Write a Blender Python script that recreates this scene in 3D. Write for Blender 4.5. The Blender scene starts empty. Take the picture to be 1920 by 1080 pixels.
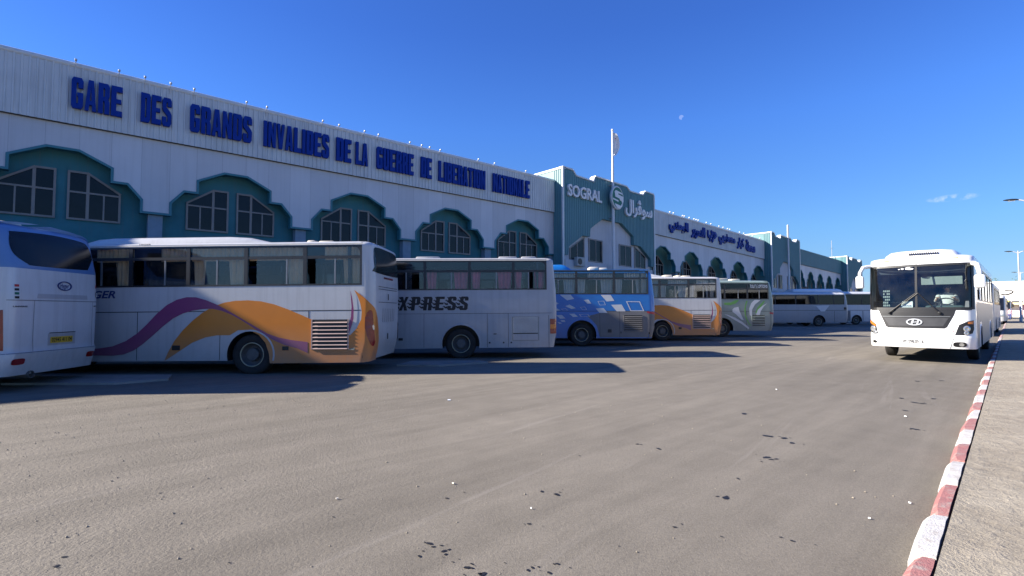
import bpy, bmesh, math, random
from mathutils import Vector, Matrix

R = math.radians
random.seed(7)
C = bpy.context.scene
COL = C.collection

# ------------------------------------------------------------------ camera, sky, sun, exposure
SUN_DIR = Vector((0.890, 0.055, -0.450)).normalized()        # the way the sunlight travels
cam_d = bpy.data.cameras.new("camera")
cam_d.sensor_width = 36
cam_d.lens = 18.0
cam_d.clip_start = 0.05
cam_d.clip_end = 6000
cam = bpy.data.objects.new("camera", cam_d)
COL.objects.link(cam)
cam.location = (0, 0, 1.55)
cam.rotation_euler = (R(90) + math.atan(42 / 960), 0, 0)
C.camera = cam

SKY_STRENGTH = 0.055
world = bpy.data.worlds.new("World")
C.world = world
world.use_nodes = True
wn, wl = world.node_tree.nodes, world.node_tree.links
wn.clear()
w_out = wn.new("ShaderNodeOutputWorld")
w_bg = wn.new("ShaderNodeBackground")
w_bg.inputs[1].default_value = SKY_STRENGTH
sky = wn.new("ShaderNodeTexSky")
sky.sky_type = 'NISHITA'
sky.sun_disc = False
sky.sun_elevation = math.asin(-SUN_DIR.z)
sky.sun_rotation = math.atan2(-SUN_DIR.x, -SUN_DIR.y)
sky.altitude = 0
sky.air_density = 1.0
sky.dust_density = 0.0
sky.ozone_density = 3.0
sk_g = wn.new("ShaderNodeGamma")
sk_g.inputs[1].default_value = 0.80
sk_s = wn.new("ShaderNodeVectorMath")
sk_s.operation = 'SCALE'
sk_s.inputs['Scale'].default_value = 1.42 * 1.5
wl.new(sky.outputs[0], sk_g.inputs[0])
wl.new(sk_g.outputs[0], sk_s.inputs[0])


def wmath(op, a, b=None, clamp=False):
    n = wn.new("ShaderNodeMath")
    n.operation = op
    n.use_clamp = clamp
    for i, x in enumerate((a, b)):
        if x is None:
            continue
        if isinstance(x, (int, float)):
            n.inputs[i].default_value = x
        else:
            wl.new(x, n.inputs[i])
    return n.outputs[0]


def wdot(vec, d):
    n = wn.new("ShaderNodeVectorMath")
    n.operation = 'DOT_PRODUCT'
    wl.new(vec, n.inputs[0])
    n.inputs[1].default_value = d
    return n.outputs['Value']


w_tc = wn.new("ShaderNodeTexCoord")
w_dir = w_tc.outputs['Generated']


def sky_dir(px, py):
    p = math.atan(42 / 960)
    u, v = (px - 960) / 960, (540 - py) / 960
    return Vector((u, math.cos(p) - v * math.sin(p), math.sin(p) + v * math.cos(p))).normalized()


# the small cloud over the far end of the yard
cd = sky_dir(1786, 371)
ch = Vector((cd.y, -cd.x, 0)).normalized()
cv = ch.cross(cd).normalized()
ca = wmath('DIVIDE', wdot(w_dir, ch), 0.032)
cb = wmath('DIVIDE', wdot(w_dir, cv), 0.0058)
cfront = wmath('GREATER_THAN', wdot(w_dir, cd), 0.5)
c_r = wmath('ADD', wmath('MULTIPLY', ca, ca), wmath('MULTIPLY', cb, cb))
c_m = wmath('SUBTRACT', 1.0, c_r, True)
c_noise = wn.new("ShaderNodeTexNoise")
c_noise.inputs['Scale'].default_value = 90
c_noise.inputs['Detail'].default_value = 4
wl.new(w_dir, c_noise.inputs['Vector'])
c_n = wmath('MULTIPLY', wmath('SUBTRACT', c_noise.outputs['Fac'], 0.40), 3.2, True)
cloud = wmath('MULTIPLY', wmath('MULTIPLY', c_m, c_n), wmath('MULTIPLY', cfront, 0.7))
# the pale daytime moon, gibbous, lit from lower left
md = sky_dir(1277.5, 220)
mh = Vector((md.y, -md.x, 0)).normalized()
mv = mh.cross(md).normalized()
ma, mb = wmath('DIVIDE', wdot(w_dir, mh), 0.0040), wmath('DIVIDE', wdot(w_dir, mv), 0.0040)
m1 = wmath('LESS_THAN', wmath('ADD', wmath('MULTIPLY', ma, ma), wmath('MULTIPLY', mb, mb)), 1.0)
mc = wmath('SUBTRACT', ma, 1.15)
me = wmath('ADD', mb, 0.80)
m2 = wmath('GREATER_THAN', wmath('ADD', wmath('MULTIPLY', mc, mc), wmath('MULTIPLY', me, me)), 0.9)
mfront = wmath('GREATER_THAN', wdot(w_dir, md), 0.5)
moon = wmath('MULTIPLY', wmath('MULTIPLY', m1, m2), wmath('MULTIPLY', mfront, 0.2))
mixc = wn.new("ShaderNodeMixRGB")
mixc.inputs[2].default_value = (6.5, 7.0, 9.0, 1)
wl.new(wmath('MAXIMUM', cloud, moon), mixc.inputs[0])
w_sep = wn.new("ShaderNodeSeparateXYZ")
wl.new(w_dir, w_sep.inputs[0])
w_rim = wn.new("ShaderNodeValToRGB")
SKY_TINT = [(0.0, (.40, .56, .88)), (.08, (.42, .63, .94)), (.14, (.42, .70, 1.06)), (.33, (.35, .69, 1.40)), (.48, (.28, .57, 1.32)), (1.0, (.25, .50, 1.20))]
els = w_rim.color_ramp.elements
while len(els) < len(SKY_TINT):
    els.new(0.5)
for e_, (p_, c_) in zip(els, SKY_TINT):
    e_.position = p_
    e_.color = tuple(q / 1.5 for q in c_) + (1,)
wl.new(w_sep.outputs[2], w_rim.inputs[0])
w_sc = wn.new("ShaderNodeVectorMath")
w_sc.operation = 'MULTIPLY'
wl.new(sk_s.outputs[0], w_sc.inputs[0])
wl.new(w_rim.outputs[0], w_sc.inputs[1])
wl.new(w_sc.outputs[0], mixc.inputs[1])
wl.new(mixc.outputs[0], w_bg.inputs[0])
wl.new(w_bg.outputs[0], w_out.inputs[0])

sun_d = bpy.data.lights.new("sun", 'SUN')
sun_d.energy = 5.0
sun_d.angle = R(0.5)
sun_d.color = (1.0, 0.93, 0.82)
sun = bpy.data.objects.new("sun", sun_d)
COL.objects.link(sun)
sun.rotation_euler = SUN_DIR.to_track_quat('-Z', 'Y').to_euler()
sun.location = (-40, -5, 40)

C.view_settings.view_transform = 'Standard'
C.view_settings.look = 'None'
C.view_settings.exposure = 1.45
C.view_settings.gamma = 1.0
C.view_settings.use_curve_mapping = False
C.render.engine = 'CYCLES'
C.cycles.max_bounces = 8
C.cycles.transparent_max_bounces = 16
C.cycles.caustics_reflective = False
C.cycles.caustics_refractive = False


# ------------------------------------------------------------------ materials
class NT:
    def __init__(s, name):
        s.m = bpy.data.materials.new(name)
        s.m.use_nodes = True
        s.n, s.l = s.m.node_tree.nodes, s.m.node_tree.links
        s.b = s.n['Principled BSDF']
        s.out = s.n['Material Output']
        s.tc = s.n.new("ShaderNodeTexCoord").outputs['Object']

    def lk(s, a, b):
        s.l.new(a, b)

    def val(s, node, i, x):
        if isinstance(x, (int, float, tuple, list)):
            node.inputs[i].default_value = x
        else:
            s.l.new(x, node.inputs[i])

    def math(s, op, a, b=0.0, clamp=False):
        n = s.n.new("ShaderNodeMath")
        n.operation = op
        n.use_clamp = clamp
        s.val(n, 0, a)
        s.val(n, 1, b)
        return n.outputs[0]

    def noise(s, scale, detail=3, rough=0.5, vec=None, dist=0.0):
        n = s.n.new("ShaderNodeTexNoise")
        n.inputs['Scale'].default_value = scale
        n.inputs['Detail'].default_value = detail
        n.inputs['Roughness'].default_value = rough
        n.inputs['Distortion'].default_value = dist
        s.l.new(vec if vec is not None else s.tc, n.inputs['Vector'])
        return n.outputs['Fac']

    def mapping(s, scale=(1, 1, 1), rot=(0, 0, 0), loc=(0, 0, 0), vec=None):
        n = s.n.new("ShaderNodeMapping")
        n.inputs['Scale'].default_value = scale
        n.inputs['Rotation'].default_value = rot
        n.inputs['Location'].default_value = loc
        s.l.new(vec if vec is not None else s.tc, n.inputs['Vector'])
        return n.outputs[0]

    def ramp(s, x, a, b, lo=0.0, hi=1.0):
        n = s.n.new("ShaderNodeMapRange")
        n.clamp = True
        s.val(n, 0, x)
        n.inputs[1].default_value = a
        n.inputs[2].default_value = b
        n.inputs[3].default_value = lo
        n.inputs[4].default_value = hi
        return n.outputs[0]

    def mix(s, f, a, b):
        n = s.n.new("ShaderNodeMixRGB")
        s.val(n, 0, f)
        s.val(n, 1, (*a, 1) if isinstance(a, (tuple, list)) and len(a) == 3 else a)
        s.val(n, 2, (*b, 1) if isinstance(b, (tuple, list)) and len(b) == 3 else b)
        return n.outputs[0]

    def scale(s, col, f):
        n = s.n.new("ShaderNodeMixRGB")
        n.blend_type = 'MULTIPLY'
        n.inputs[0].default_value = 1
        s.val(n, 1, (*col, 1) if isinstance(col, (tuple, list)) and len(col) == 3 else col)
        s.l.new(f, n.inputs[2])
        return n.outputs[0]

    def z(s):
        n = s.n.new("ShaderNodeSeparateXYZ")
        s.l.new(s.tc, n.inputs[0])
        return n.outputs

    def bump(s, h, strength=0.3, dist=0.02):
        n = s.n.new("ShaderNodeBump")
        n.inputs['Strength'].default_value = strength
        n.inputs['Distance'].default_value = dist
        s.l.new(h, n.inputs['Height'])
        s.l.new(n.outputs[0], s.b.inputs['Normal'])


def mat(name, col, rough=0.5, metal=0.0, var=0.12, vs=2.5, bump=0.0, bs=60, coat=0.0, dust=None, spec=0.5, streak=0.0):
    """dust = (z_low, z_high, amount): road dust thrown up the lower body."""
    t = NT(name)
    f = t.noise(vs, 4, 0.6)
    c = t.scale(col, t.ramp(f, 0.25, 0.75, 1 - var, 1 + var))
    if streak:
        sn = t.noise(1.0, 4, 0.6, t.mapping((9, 9, 0.35)))
        c = t.mix(t.math('MULTIPLY', t.ramp(sn, 0.5, 0.8), streak), c, (0.16, 0.14, 0.12))
    if dust:
        zz = t.z()[2]
        g = t.ramp(zz, dust[0], dust[1], 1, 0)
        dn = t.noise(1.6, 5, 0.65)
        dn2 = t.noise(14, 3, 0.6)
        k = t.math('MULTIPLY', t.math('MULTIPLY', g, t.ramp(dn, 0.2, 0.62, 0.55, 1)), t.ramp(dn2, 0.3, 0.7, 0.8, 1))
        k = t.math('MULTIPLY', k, dust[2], True)
        c = t.mix(k, c, (0.235, 0.205, 0.17))
        rr = t.math('ADD', t.math('MULTIPLY', k, 0.45), rough, True)
        t.lk(rr, t.b.inputs['Roughness'])
    else:
        t.b.inputs['Roughness'].default_value = rough
    t.lk(c, t.b.inputs['Base Color'])
    t.b.inputs['Metallic'].default_value = metal
    t.b.inputs['Specular IOR Level'].default_value = spec
    if coat:
        t.b.inputs['Coat Weight'].default_value = coat
        t.b.inputs['Coat Roughness'].default_value = 0.12
    if bump:
        t.bump(t.noise(bs, 4, 0.6), bump, 0.01)
    return t.m


def glass(name, tint, refl=0.05, rough=0.03):
    t = NT(name)
    t.n.remove(t.b)
    tr = t.n.new("ShaderNodeBsdfTransparent")
    tr.inputs[0].default_value = (*tint, 1)
    gl = t.n.new("ShaderNodeBsdfGlossy")
    gl.inputs['Roughness'].default_value = rough
    gl.inputs[0].default_value = (0.9, 0.95, 1, 1)
    ge = t.n.new("ShaderNodeNewGeometry")
    dt = t.n.new("ShaderNodeVectorMath")
    dt.operation = 'DOT_PRODUCT'
    t.lk(ge.outputs['Normal'], dt.inputs[0])
    t.lk(ge.outputs['Incoming'], dt.inputs[1])
    ab = t.math('ABSOLUTE', dt.outputs['Value'])
    sch = t.math('POWER', t.math('SUBTRACT', 1.0, ab, True), 5.0)
    f = t.math('ADD', t.math('MULTIPLY', sch, 0.93), 0.05 + refl, True)
    # a film of dust on the panes
    df = t.n.new("ShaderNodeBsdfDiffuse")
    df.inputs[0].default_value = (0.30, 0.28, 0.25, 1)
    m1 = t.n.new("ShaderNodeMixShader")
    m2 = t.n.new("ShaderNodeMixShader")
    t.lk(f, m1.inputs[0])
    t.lk(tr.outputs[0], m1.inputs[1])
    t.lk(gl.outputs[0], m1.inputs[2])
    t.lk(t.ramp(t.noise(2.2, 4, 0.6), 0.35, 0.85, 0.0, 0.05), m2.inputs[0])
    t.lk(m1.outputs[0], m2.inputs[1])
    t.lk(df.outputs[0], m2.inputs[2])
    t.lk(m2.outputs[0], t.out.inputs[0])
    return t.m


M = {}


def asphalt_material():
    t = NT("asphalt")
    fine = t.noise(95, 3, 0.7)
    grit = t.noise(38, 4, 0.7)
    med = t.noise(2.2, 5, 0.6)
    big = t.noise(0.13, 4, 0.55)
    rot = R(-47)
    tr1 = t.noise(1.0, 4, 0.62, t.mapping((0.055, 1.6, 1), vec=t.mapping((1, 1, 1), (0, 0, rot))), 0.35)
    tr2 = t.noise(1.0, 3, 0.6, t.mapping((0.09, 4.5, 1), loc=(3, 9, 0), vec=t.mapping((1, 1, 1), (0, 0, R(-38)))), 0.25)
    c = t.mix(t.ramp(big, 0.35, 0.65), (0.162, 0.143, 0.115), (0.200, 0.177, 0.143))
    c = t.scale(c, t.ramp(tr1, 0.3, 0.72, 0.84, 1.13))
    c = t.scale(c, t.ramp(tr2, 0.3, 0.72, 0.93, 1.07))
    c = t.scale(c, t.ramp(med, 0.3, 0.7, 0.92, 1.08))
    c = t.scale(c, t.ramp(fine, 0.32, 0.68, 0.78, 1.22))
    c = t.scale(c, t.ramp(grit, 0.32, 0.68, 0.88, 1.12))
    # oily smears where buses stand and turn
    oil = t.math('MULTIPLY', t.ramp(t.noise(0.55, 4, 0.6), 0.58, 0.75), t.ramp(t.noise(5, 3, 0.6), 0.4, 0.65))
    c = t.mix(t.math('MULTIPLY', oil, 0.3), c, (0.085, 0.078, 0.07))
    # pale scuffs of dust
    sc = t.math('MULTIPLY', t.ramp(t.noise(1.0, 4, 0.65, t.mapping((0.13, 2.6, 1), loc=(7, 2, 0), vec=t.mapping((1, 1, 1), (0, 0, R(-52)))), 0.6), 0.62, 0.76), 0.3)
    c = t.mix(sc, c, (0.36, 0.325, 0.285))
    t.lk(c, t.b.inputs['Base Color'])
    t.b.inputs['Roughness'].default_value = 0.9
    t.b.inputs['Specular IOR Level'].default_value = 0.25
    # coarser broken surface towards the left of the yard
    x = t.z()[0]
    coarse = t.math('MULTIPLY', t.ramp(t.noise(26, 4, 0.75), 0.3, 0.75), t.ramp(x, -0.5, -4.0, 0.25, 1.3))
    h = t.math('ADD', t.math('MULTIPLY', fine, 0.5), coarse)
    h = t.math('ADD', h, t.math('MULTIPLY', med, 0.35))
    t.bump(h, 0.6, 0.013)
    return t.m


def pavement_material():
    t = NT("dusty_pavement")
    med = t.noise(1.4, 5, 0.65)
    fine = t.noise(60, 4, 0.7)
    wave = t.noise(7, 4, 0.7, None, 0.4)
    c = t.mix(t.ramp(med, 0.3, 0.7), (0.27, 0.232, 0.178), (0.37, 0.325, 0.252))
    c = t.scale(c, t.ramp(wave, 0.3, 0.7, 0.86, 1.12))
    c = t.scale(c, t.ramp(fine, 0.3, 0.7, 0.84, 1.16))
    t.lk(c, t.b.inputs['Base Color'])
    t.b.inputs['Roughness'].default_value = 0.95
    t.b.inputs['Specular IOR Level'].default_value = 0.15
    t.bump(t.math('ADD', t.math('MULTIPLY', fine, 0.4), wave), 0.9, 0.03)
    return t.m


def panel_wall_material():
    t = NT("white_wall_panels")
    x, y, z = t.z()[0], t.z()[1], t.z()[2]
    big = t.noise(0.5, 4, 0.6)
    st = t.noise(1.0, 4, 0.6, t.mapping((6, 6, 0.25)))
    c = t.mix(t.ramp(big, 0.3, 0.7), (0.54, 0.54, 0.55), (0.60, 0.60, 0.61))
    c = t.mix(t.math('MULTIPLY', t.ramp(st, 0.48, 0.8), 0.22), c, (0.33, 0.31, 0.29))
    wnz = t.n.new("ShaderNodeTexWhiteNoise")
    wnz.noise_dimensions = '1D'
    t.lk(t.math('FLOOR', t.math('DIVIDE', t.math('ADD', x, 40.54), 0.975)), wnz.inputs['W'])
    c = t.scale(c, t.ramp(wnz.outputs[0], 0, 1, 0.90, 1.04))
    run = t.math('MULTIPLY', t.ramp(t.noise(1.0, 3, 0.6, t.mapping((14, 14, 0.12))), 0.60, 0.78), t.ramp(z, 5.8, 8.7, 0.0, 0.55))
    c = t.mix(run, c, (0.25, 0.20, 0.16))
    j = t.math('LESS_THAN', t.math('FRACT', t.math('DIVIDE', t.math('ADD', x, 40.54), 0.975)), 0.016)
    c = t.mix(t.math('MULTIPLY', j, 0.5), c, (0.22, 0.22, 0.23))
    t.lk(c, t.b.inputs['Base Color'])
    t.b.inputs['Roughness'].default_value = 0.55
    return t.m


def kerb_material(col, worn):
    t = NT("kerb_paint")
    n1 = t.noise(9, 5, 0.7)
    n2 = t.noise(70, 3, 0.6)
    c = t.scale(col, t.ramp(n2, 0.3, 0.7, 0.85, 1.1))
    c = t.mix(t.ramp(n1, 0.5, 0.66, 0, worn), c, (0.34, 0.30, 0.26))
    t.lk(c, t.b.inputs['Base Color'])
    t.b.inputs['Roughness'].default_value = 0.85
    t.bump(t.math('ADD', n1, n2), 0.6, 0.012)
    return t.m


M['asphalt'] = asphalt_material()
M['pavement'] = pavement_material()
M['concrete'] = mat("concrete", (0.25, 0.235, 0.21), 0.9, var=0.2, vs=1.5, bump=0.5, bs=50, spec=0.2)
M['kerb_red'] = kerb_material((0.33, 0.14, 0.13), 0.8)
M['kerb_white'] = kerb_material((0.50, 0.485, 0.46), 0.8)
M['wall'] = panel_wall_material()
M['fascia'] = mat("fascia_sheet", (0.55, 0.57, 0.57), 0.45, var=0.10, vs=0.7, streak=0.34)
M['coping'] = mat("coping_sheet", (0.60, 0.61, 0.60), 0.4, var=0.06, streak=0.1)
M['teal_wall'] = mat("teal_render", (0.034, 0.165, 0.19), 0.8, var=0.15, vs=1.2, bump=0.15, bs=30, streak=0.24)
M['teal_trim'] = mat("teal_trim", (0.032, 0.17, 0.205), 0.5, var=0.08)
M['teal_sheet'] = mat("teal_sheet", (0.085, 0.21, 0.23), 0.5, var=0.08, vs=0.8, streak=0.1)
M['tower_white'] = mat("tower_white_render", (0.50, 0.51, 0.53), 0.7, var=0.08, vs=0.8, streak=0.25)
M['column'] = mat("column_render", (0.20, 0.27, 0.33), 0.8, var=0.15, streak=0.2)
M['win_frame'] = mat("window_frame_alu", (0.225, 0.20, 0.18), 0.5, var=0.1)
M['bld_glass'] = mat("building_glass", (0.006, 0.008, 0.012), 0.15, var=0.5, vs=1.5, spec=0.25)
M['blue_letter'] = mat("blue_letters", (0.003, 0.030, 0.24), 0.5, var=0.15, vs=4, spec=0.15)
M['white_letter'] = mat("white_letters", (0.70, 0.70, 0.70), 0.5, var=0.06)
M['green'] = mat("sign_green", (0.004, 0.13, 0.075), 0.45, var=0.1)
M['pole_white'] = mat("white_pole", (0.62, 0.62, 0.62), 0.45, var=0.08)
M['flag'] = mat("flag_cloth", (0.80, 0.80, 0.80), 0.8, var=0.05)
M['flag_red'] = mat("flag_red", (0.55, 0.03, 0.04), 0.8, var=0.05)
M['lampwhite'] = mat("spot_housing", (0.5, 0.5, 0.5), 0.35, var=0.05)
M['rubber'] = mat("tyre_rubber", (0.030, 0.028, 0.026), 0.85, var=0.3, vs=8, bump=0.3, bs=60, spec=0.3)
M['rim'] = mat("wheel_rim", (0.11, 0.105, 0.10), 0.6, metal=0.3, var=0.25, vs=6)
M['rim_edge'] = mat("rim_edge", (0.42, 0.37, 0.24), 0.5, var=0.2, vs=6)
M['black'] = mat("black_trim", (0.012, 0.012, 0.013), 0.45, var=0.2)
M['dark'] = mat("dark_underside", (0.015, 0.015, 0.016), 0.9, var=0.2)
M['interior'] = mat("bus_interior", (0.055, 0.06, 0.07), 0.8, var=0.2)
M['frame'] = mat("window_rubber", (0.022, 0.024, 0.028), 0.4, var=0.15)
M['alu'] = mat("alu_strip", (0.22, 0.23, 0.24), 0.4, metal=0.4, var=0.1)
M['glass'] = glass("tinted_glass", (0.84, 0.85, 0.86), 0.0)
M['glass_dark'] = glass("dark_glass", (0.10, 0.11, 0.125), 0.0)
M['windscreen'] = glass("windscreen_glass", (0.66, 0.74, 0.73), 0.0)

M['cream'] = mat("cream_curtain", (0.86, 0.64, 0.38), 0.9, var=0.15, vs=3)
M['greycurt'] = mat("grey_curtain", (0.66, 0.63, 0.56), 0.9, var=0.15, vs=3)
M['pink'] = mat("pink_curtain", (0.70, 0.13, 0.26), 0.9, var=0.2, vs=3)
M['red_lens'] = mat("red_lens", (0.22, 0.012, 0.014), 0.15, var=0.2, vs=9, coat=0.5)
M['amber_lens'] = mat("amber_lens", (0.60, 0.17, 0.02), 0.2, var=0.1, coat=0.4)
M['clear_lens'] = mat("clear_lens", (0.55, 0.56, 0.56), 0.12, metal=0.7, var=0.2, vs=12)
M['chrome'] = mat("chrome", (0.66, 0.66, 0.66), 0.32, metal=0.55, var=0.05)
M['plate_yellow'] = mat("yellow_plate", (0.62, 0.38, 0.03), 0.5, var=0.08)
M['ink'] = mat("black_ink", (0.010, 0.010, 0.012), 0.6, var=0.1)
M['blue_ink'] = mat("blue_ink", (0.030, 0.045, 0.16), 0.5, var=0.1)
M['red_ink'] = mat("red_ink", (0.42, 0.02, 0.03), 0.5, var=0.1)
M['white_ink'] = mat("white_ink", (0.75, 0.76, 0.76), 0.5, var=0.06)
M['paint_white'] = mat("white_paint", (0.56, 0.57, 0.58), 0.28, var=0.04, coat=0.3, dust=(0.3, 1.3, 0.45), streak=0.24)
M['paint_clean'] = mat("clean_white_paint", (0.78, 0.78, 0.77), 0.25, var=0.03, coat=0.4, dust=(0.2, 0.8, 0.12))
M['paint_dirty'] = mat("dirty_white_paint", (0.40, 0.40, 0.41), 0.4, var=0.07, coat=0.1, dust=(0.2, 1.7, 0.5), streak=0.24)
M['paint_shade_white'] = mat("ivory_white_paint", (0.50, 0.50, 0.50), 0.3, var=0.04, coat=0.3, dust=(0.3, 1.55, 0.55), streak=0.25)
M['paint_roofblue'] = mat("blue_grey_paint", (0.10, 0.20, 0.40), 0.3, var=0.06, coat=0.3)
M['paint_blue'] = mat("blue_paint", (0.012, 0.155, 0.47), 0.3, var=0.05, coat=0.3, dust=(0.3, 1.4, 0.5))
M['paint_green'] = mat("grey_green_paint", (0.20, 0.265, 0.24), 0.35, var=0.06, coat=0.2, dust=(0.3, 1.8, 0.75), streak=0.24)
M['paint_grey'] = mat("silver_grey_paint", (0.30, 0.33, 0.35), 0.35, var=0.06, coat=0.2, dust=(0.3, 1.9, 0.75), streak=0.24)
M['side_shade'] = mat("side_shade_grey", (0.20, 0.195, 0.205), 0.35, var=0.12, vs=1.2, dust=(0.4, 1.5, 0.4), streak=0.2)  # grey standing in for shade on a white flank, plus dust and streaks
M['dustpanel'] = mat("dusty_panel", (0.15, 0.15, 0.155), 0.6, var=0.22, vs=2.2, dust=(0.3, 1.9, 0.85))
M['orange'] = mat("orange_decal", (0.60, 0.185, 0.008), 0.35, var=0.06, coat=0.2, dust=(0.30, 1.25, 0.62))
M['purple'] = mat("purple_decal", (0.22, 0.030, 0.13), 0.35, var=0.06, coat=0.2, dust=(0.35, 1.5, 0.45))
M['paledecal'] = mat("pale_decal", (0.62, 0.62, 0.60), 0.35, var=0.05, dust=(0.35, 1.5, 0.4))
M['rosedecal'] = mat("rosy_slats", (0.42, 0.30, 0.25), 0.4, var=0.1)
M['greendecal'] = mat("green_decal", (0.13, 0.36, 0.07), 0.4, var=0.08, dust=(0.35, 1.6, 0.4))
M['hatch'] = mat("cream_roof_vent", (0.62, 0.56, 0.46), 0.5, var=0.1)
M['skin'] = mat("skin", (0.42, 0.24, 0.16), 0.6, var=0.08)
M['hair'] = mat("dark_hair", (0.012, 0.010, 0.009), 0.6)
M['shirt_white'] = mat("pale_shirt", (0.60, 0.60, 0.60), 0.85, var=0.1)
M['shirt_pink'] = mat("pink_shirt", (0.60, 0.36, 0.45), 0.85, var=0.1)
M['shirt_tan'] = mat("tan_coat", (0.36, 0.29, 0.18), 0.85, var=0.1)
M['shirt_dark'] = mat("dark_jacket", (0.03, 0.035, 0.045), 0.85, var=0.1)
M['trouser_blue'] = mat("blue_trousers", (0.025, 0.045, 0.19), 0.85, var=0.1)
M['trouser_dark'] = mat("dark_trousers", (0.03, 0.03, 0.035), 0.85, var=0.1)
M['far_white'] = mat("far_white_wall", (0.74, 0.73, 0.71), 0.7, var=0.05, vs=0.3, streak=0.1)
M['yellow'] = mat("yellow_paint", (0.62, 0.55, 0.10), 0.35, var=0.05, coat=0.3)
M['steel'] = mat("galvanised_steel", (0.44, 0.44, 0.45), 0.45, metal=0.3, var=0.1)
M['leaf'] = mat("tree_leaf", (0.045, 0.075, 0.03), 0.7, var=0.35, vs=3)
M['bark'] = mat("tree_bark", (0.10, 0.075, 0.055), 0.9, var=0.2, vs=8, bump=0.5, bs=30)
M['hill'] = mat("dry_hill", (0.16, 0.17, 0.13), 0.95, var=0.2, vs=0.05)
M['bonnet'] = mat("charcoal_grille", (0.045, 0.045, 0.048), 0.4, var=0.25, vs=5)
M['dash'] = mat("dashboard", (0.05, 0.075, 0.075), 0.7, var=0.1)
M['visor'] = mat("sun_visor", (0.22, 0.25, 0.24), 0.7, var=0.1)
M['ac'] = mat("air_conditioner_case", (0.38, 0.38, 0.36), 0.5, var=0.1)


# ------------------------------------------------------------------ mesh helpers
class MB:
    """collects shapes; build() links them as ONE mesh object"""

    def __init__(s):
        s.v, s.f, s.m = [], [], []

    def add(s, vs, fs, mi=0):
        o = len(s.v)
        s.v += [tuple(p) for p in vs]
        s.f += [tuple(i + o for i in f) for f in fs]
        s.m += [mi] * len(fs)
        return s

    def box(s, a, b, mi=0, mtx=None):
        x0, y0, z0 = a
        x1, y1, z1 = b
        vs = [Vector(p) for p in ((x0, y0, z0), (x1, y0, z0), (x1, y1, z0), (x0, y1, z0), (x0, y0, z1), (x1, y0, z1), (x1, y1, z1), (x0, y1, z1))]
        if mtx:
            vs = [mtx @ p for p in vs]
        return s.add(vs, [(0, 3, 2, 1), (4, 5, 6, 7), (0, 1, 5, 4), (1, 2, 6, 5), (2, 3, 7, 6), (3, 0, 4, 7)], mi)

    def rbox(s, a, b, r, seg=2, mi=0, mtx=None):
        bm = bmesh.new()
        bmesh.ops.create_cube(bm, size=1)
        for v in bm.verts:
            v.co = Vector([(a[i] + b[i]) / 2 + v.co[i] * (b[i] - a[i]) for i in range(3)])
        bmesh.ops.bevel(bm, geom=list(bm.edges), offset=r, segments=seg, profile=0.5, affect='EDGES')
        bm.verts.index_update()
        vs = [(mtx @ v.co) if mtx else v.co.copy() for v in bm.verts]
        s.add(vs, [[v.index for v in f.verts] for f in bm.faces], mi)
        bm.free()
        return s

    def prism(s, pts, fn, t0, t1, mi=0, side_mi=None):
        """2-D outline pts pushed from t0 to t1 through fn(a, b, t)"""
        n = len(pts)
        vs = [fn(a, b, t0) for a, b in pts] + [fn(a, b, t1) for a, b in pts]
        s.add(vs, [tuple(range(n)), tuple(range(2 * n - 1, n - 1, -1))], mi)
        o = len(s.v) - 2 * n
        for i in range(n):
            j = (i + 1) % n
            s.f.append((o + i, o + j, o + n + j, o + n + i))
            s.m.append(mi if side_mi is None else side_mi)
        return s

    def tube(s, path, r, n=8, mi=0, caps=True):
        path = [Vector(p) for p in path]
        rs = r if isinstance(r, (list, tuple)) else [r] * len(path)
        rings = []
        up = Vector((0, 0, 1))
        for i, p in enumerate(path):
            d = (path[min(i + 1, len(path) - 1)] - path[max(i - 1, 0)]).normalized()
            a = up if abs(d.z) < 0.9 else Vector((1, 0, 0))
            e1 = d.cross(a).normalized()
            e2 = d.cross(e1).normalized()
            rings.append([p + rs[i] * (math.cos(2 * math.pi * k / n) * e1 + math.sin(2 * math.pi * k / n) * e2) for k in range(n)])
        vs = [q for ring in rings for q in ring]
        fs = []
        for i in range(len(path) - 1):
            for k in range(n):
                fs.append((i * n + k, i * n + (k + 1) % n, (i + 1) * n + (k + 1) % n, (i + 1) * n + k))
        if caps:
            fs.append(tuple(range(n)))
            fs.append(tuple(range((len(path) - 1) * n, len(path) * n)))
        return s.add(vs, fs, mi)

    def lathe(s, prof, fn, n=24, mi=0, close=False):
        """prof = [(r, h)], fn(x, y, h) puts the ring in space"""
        k = len(prof)
        vs = [fn(r * math.cos(2 * math.pi * i / n), r * math.sin(2 * math.pi * i / n), h) for i in range(n) for r, h in prof]
        fs = []
        for i in range(n):
            j = (i + 1) % n
            for q in range(k - 1 if not close else k):
                q2 = (q + 1) % k
                fs.append((i * k + q, j * k + q, j * k + q2, i * k + q2))
        return s.add(vs, fs, mi)

    def build(s, name, mats, parent=None, smooth=0.0, xf=None, recalc=True):
        me = bpy.data.meshes.new(name)
        vs = [xf(Vector(p)) for p in s.v] if xf else s.v
        me.from_pydata([tuple(p) for p in vs], [], s.f)
        mats = mats if isinstance(mats, (list, tuple)) else [mats]
        for m in mats:
            me.materials.append(M[m] if isinstance(m, str) else m)
        for p, mi in zip(me.polygons, s.m):
            p.material_index = mi
        if recalc:
            bm = bmesh.new()
            bm.from_mesh(me)
            bmesh.ops.recalc_face_normals(bm, faces=bm.faces)
            bm.to_mesh(me)
            bm.free()
        if smooth:
            me.polygons.foreach_set("use_smooth", [True] * len(me.polygons))
            me.set_sharp_from_angle(angle=R(smooth))
        o = bpy.data.objects.new(name, me)
        COL.objects.link(o)
        if parent:
            o.parent = parent
        return o


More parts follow.
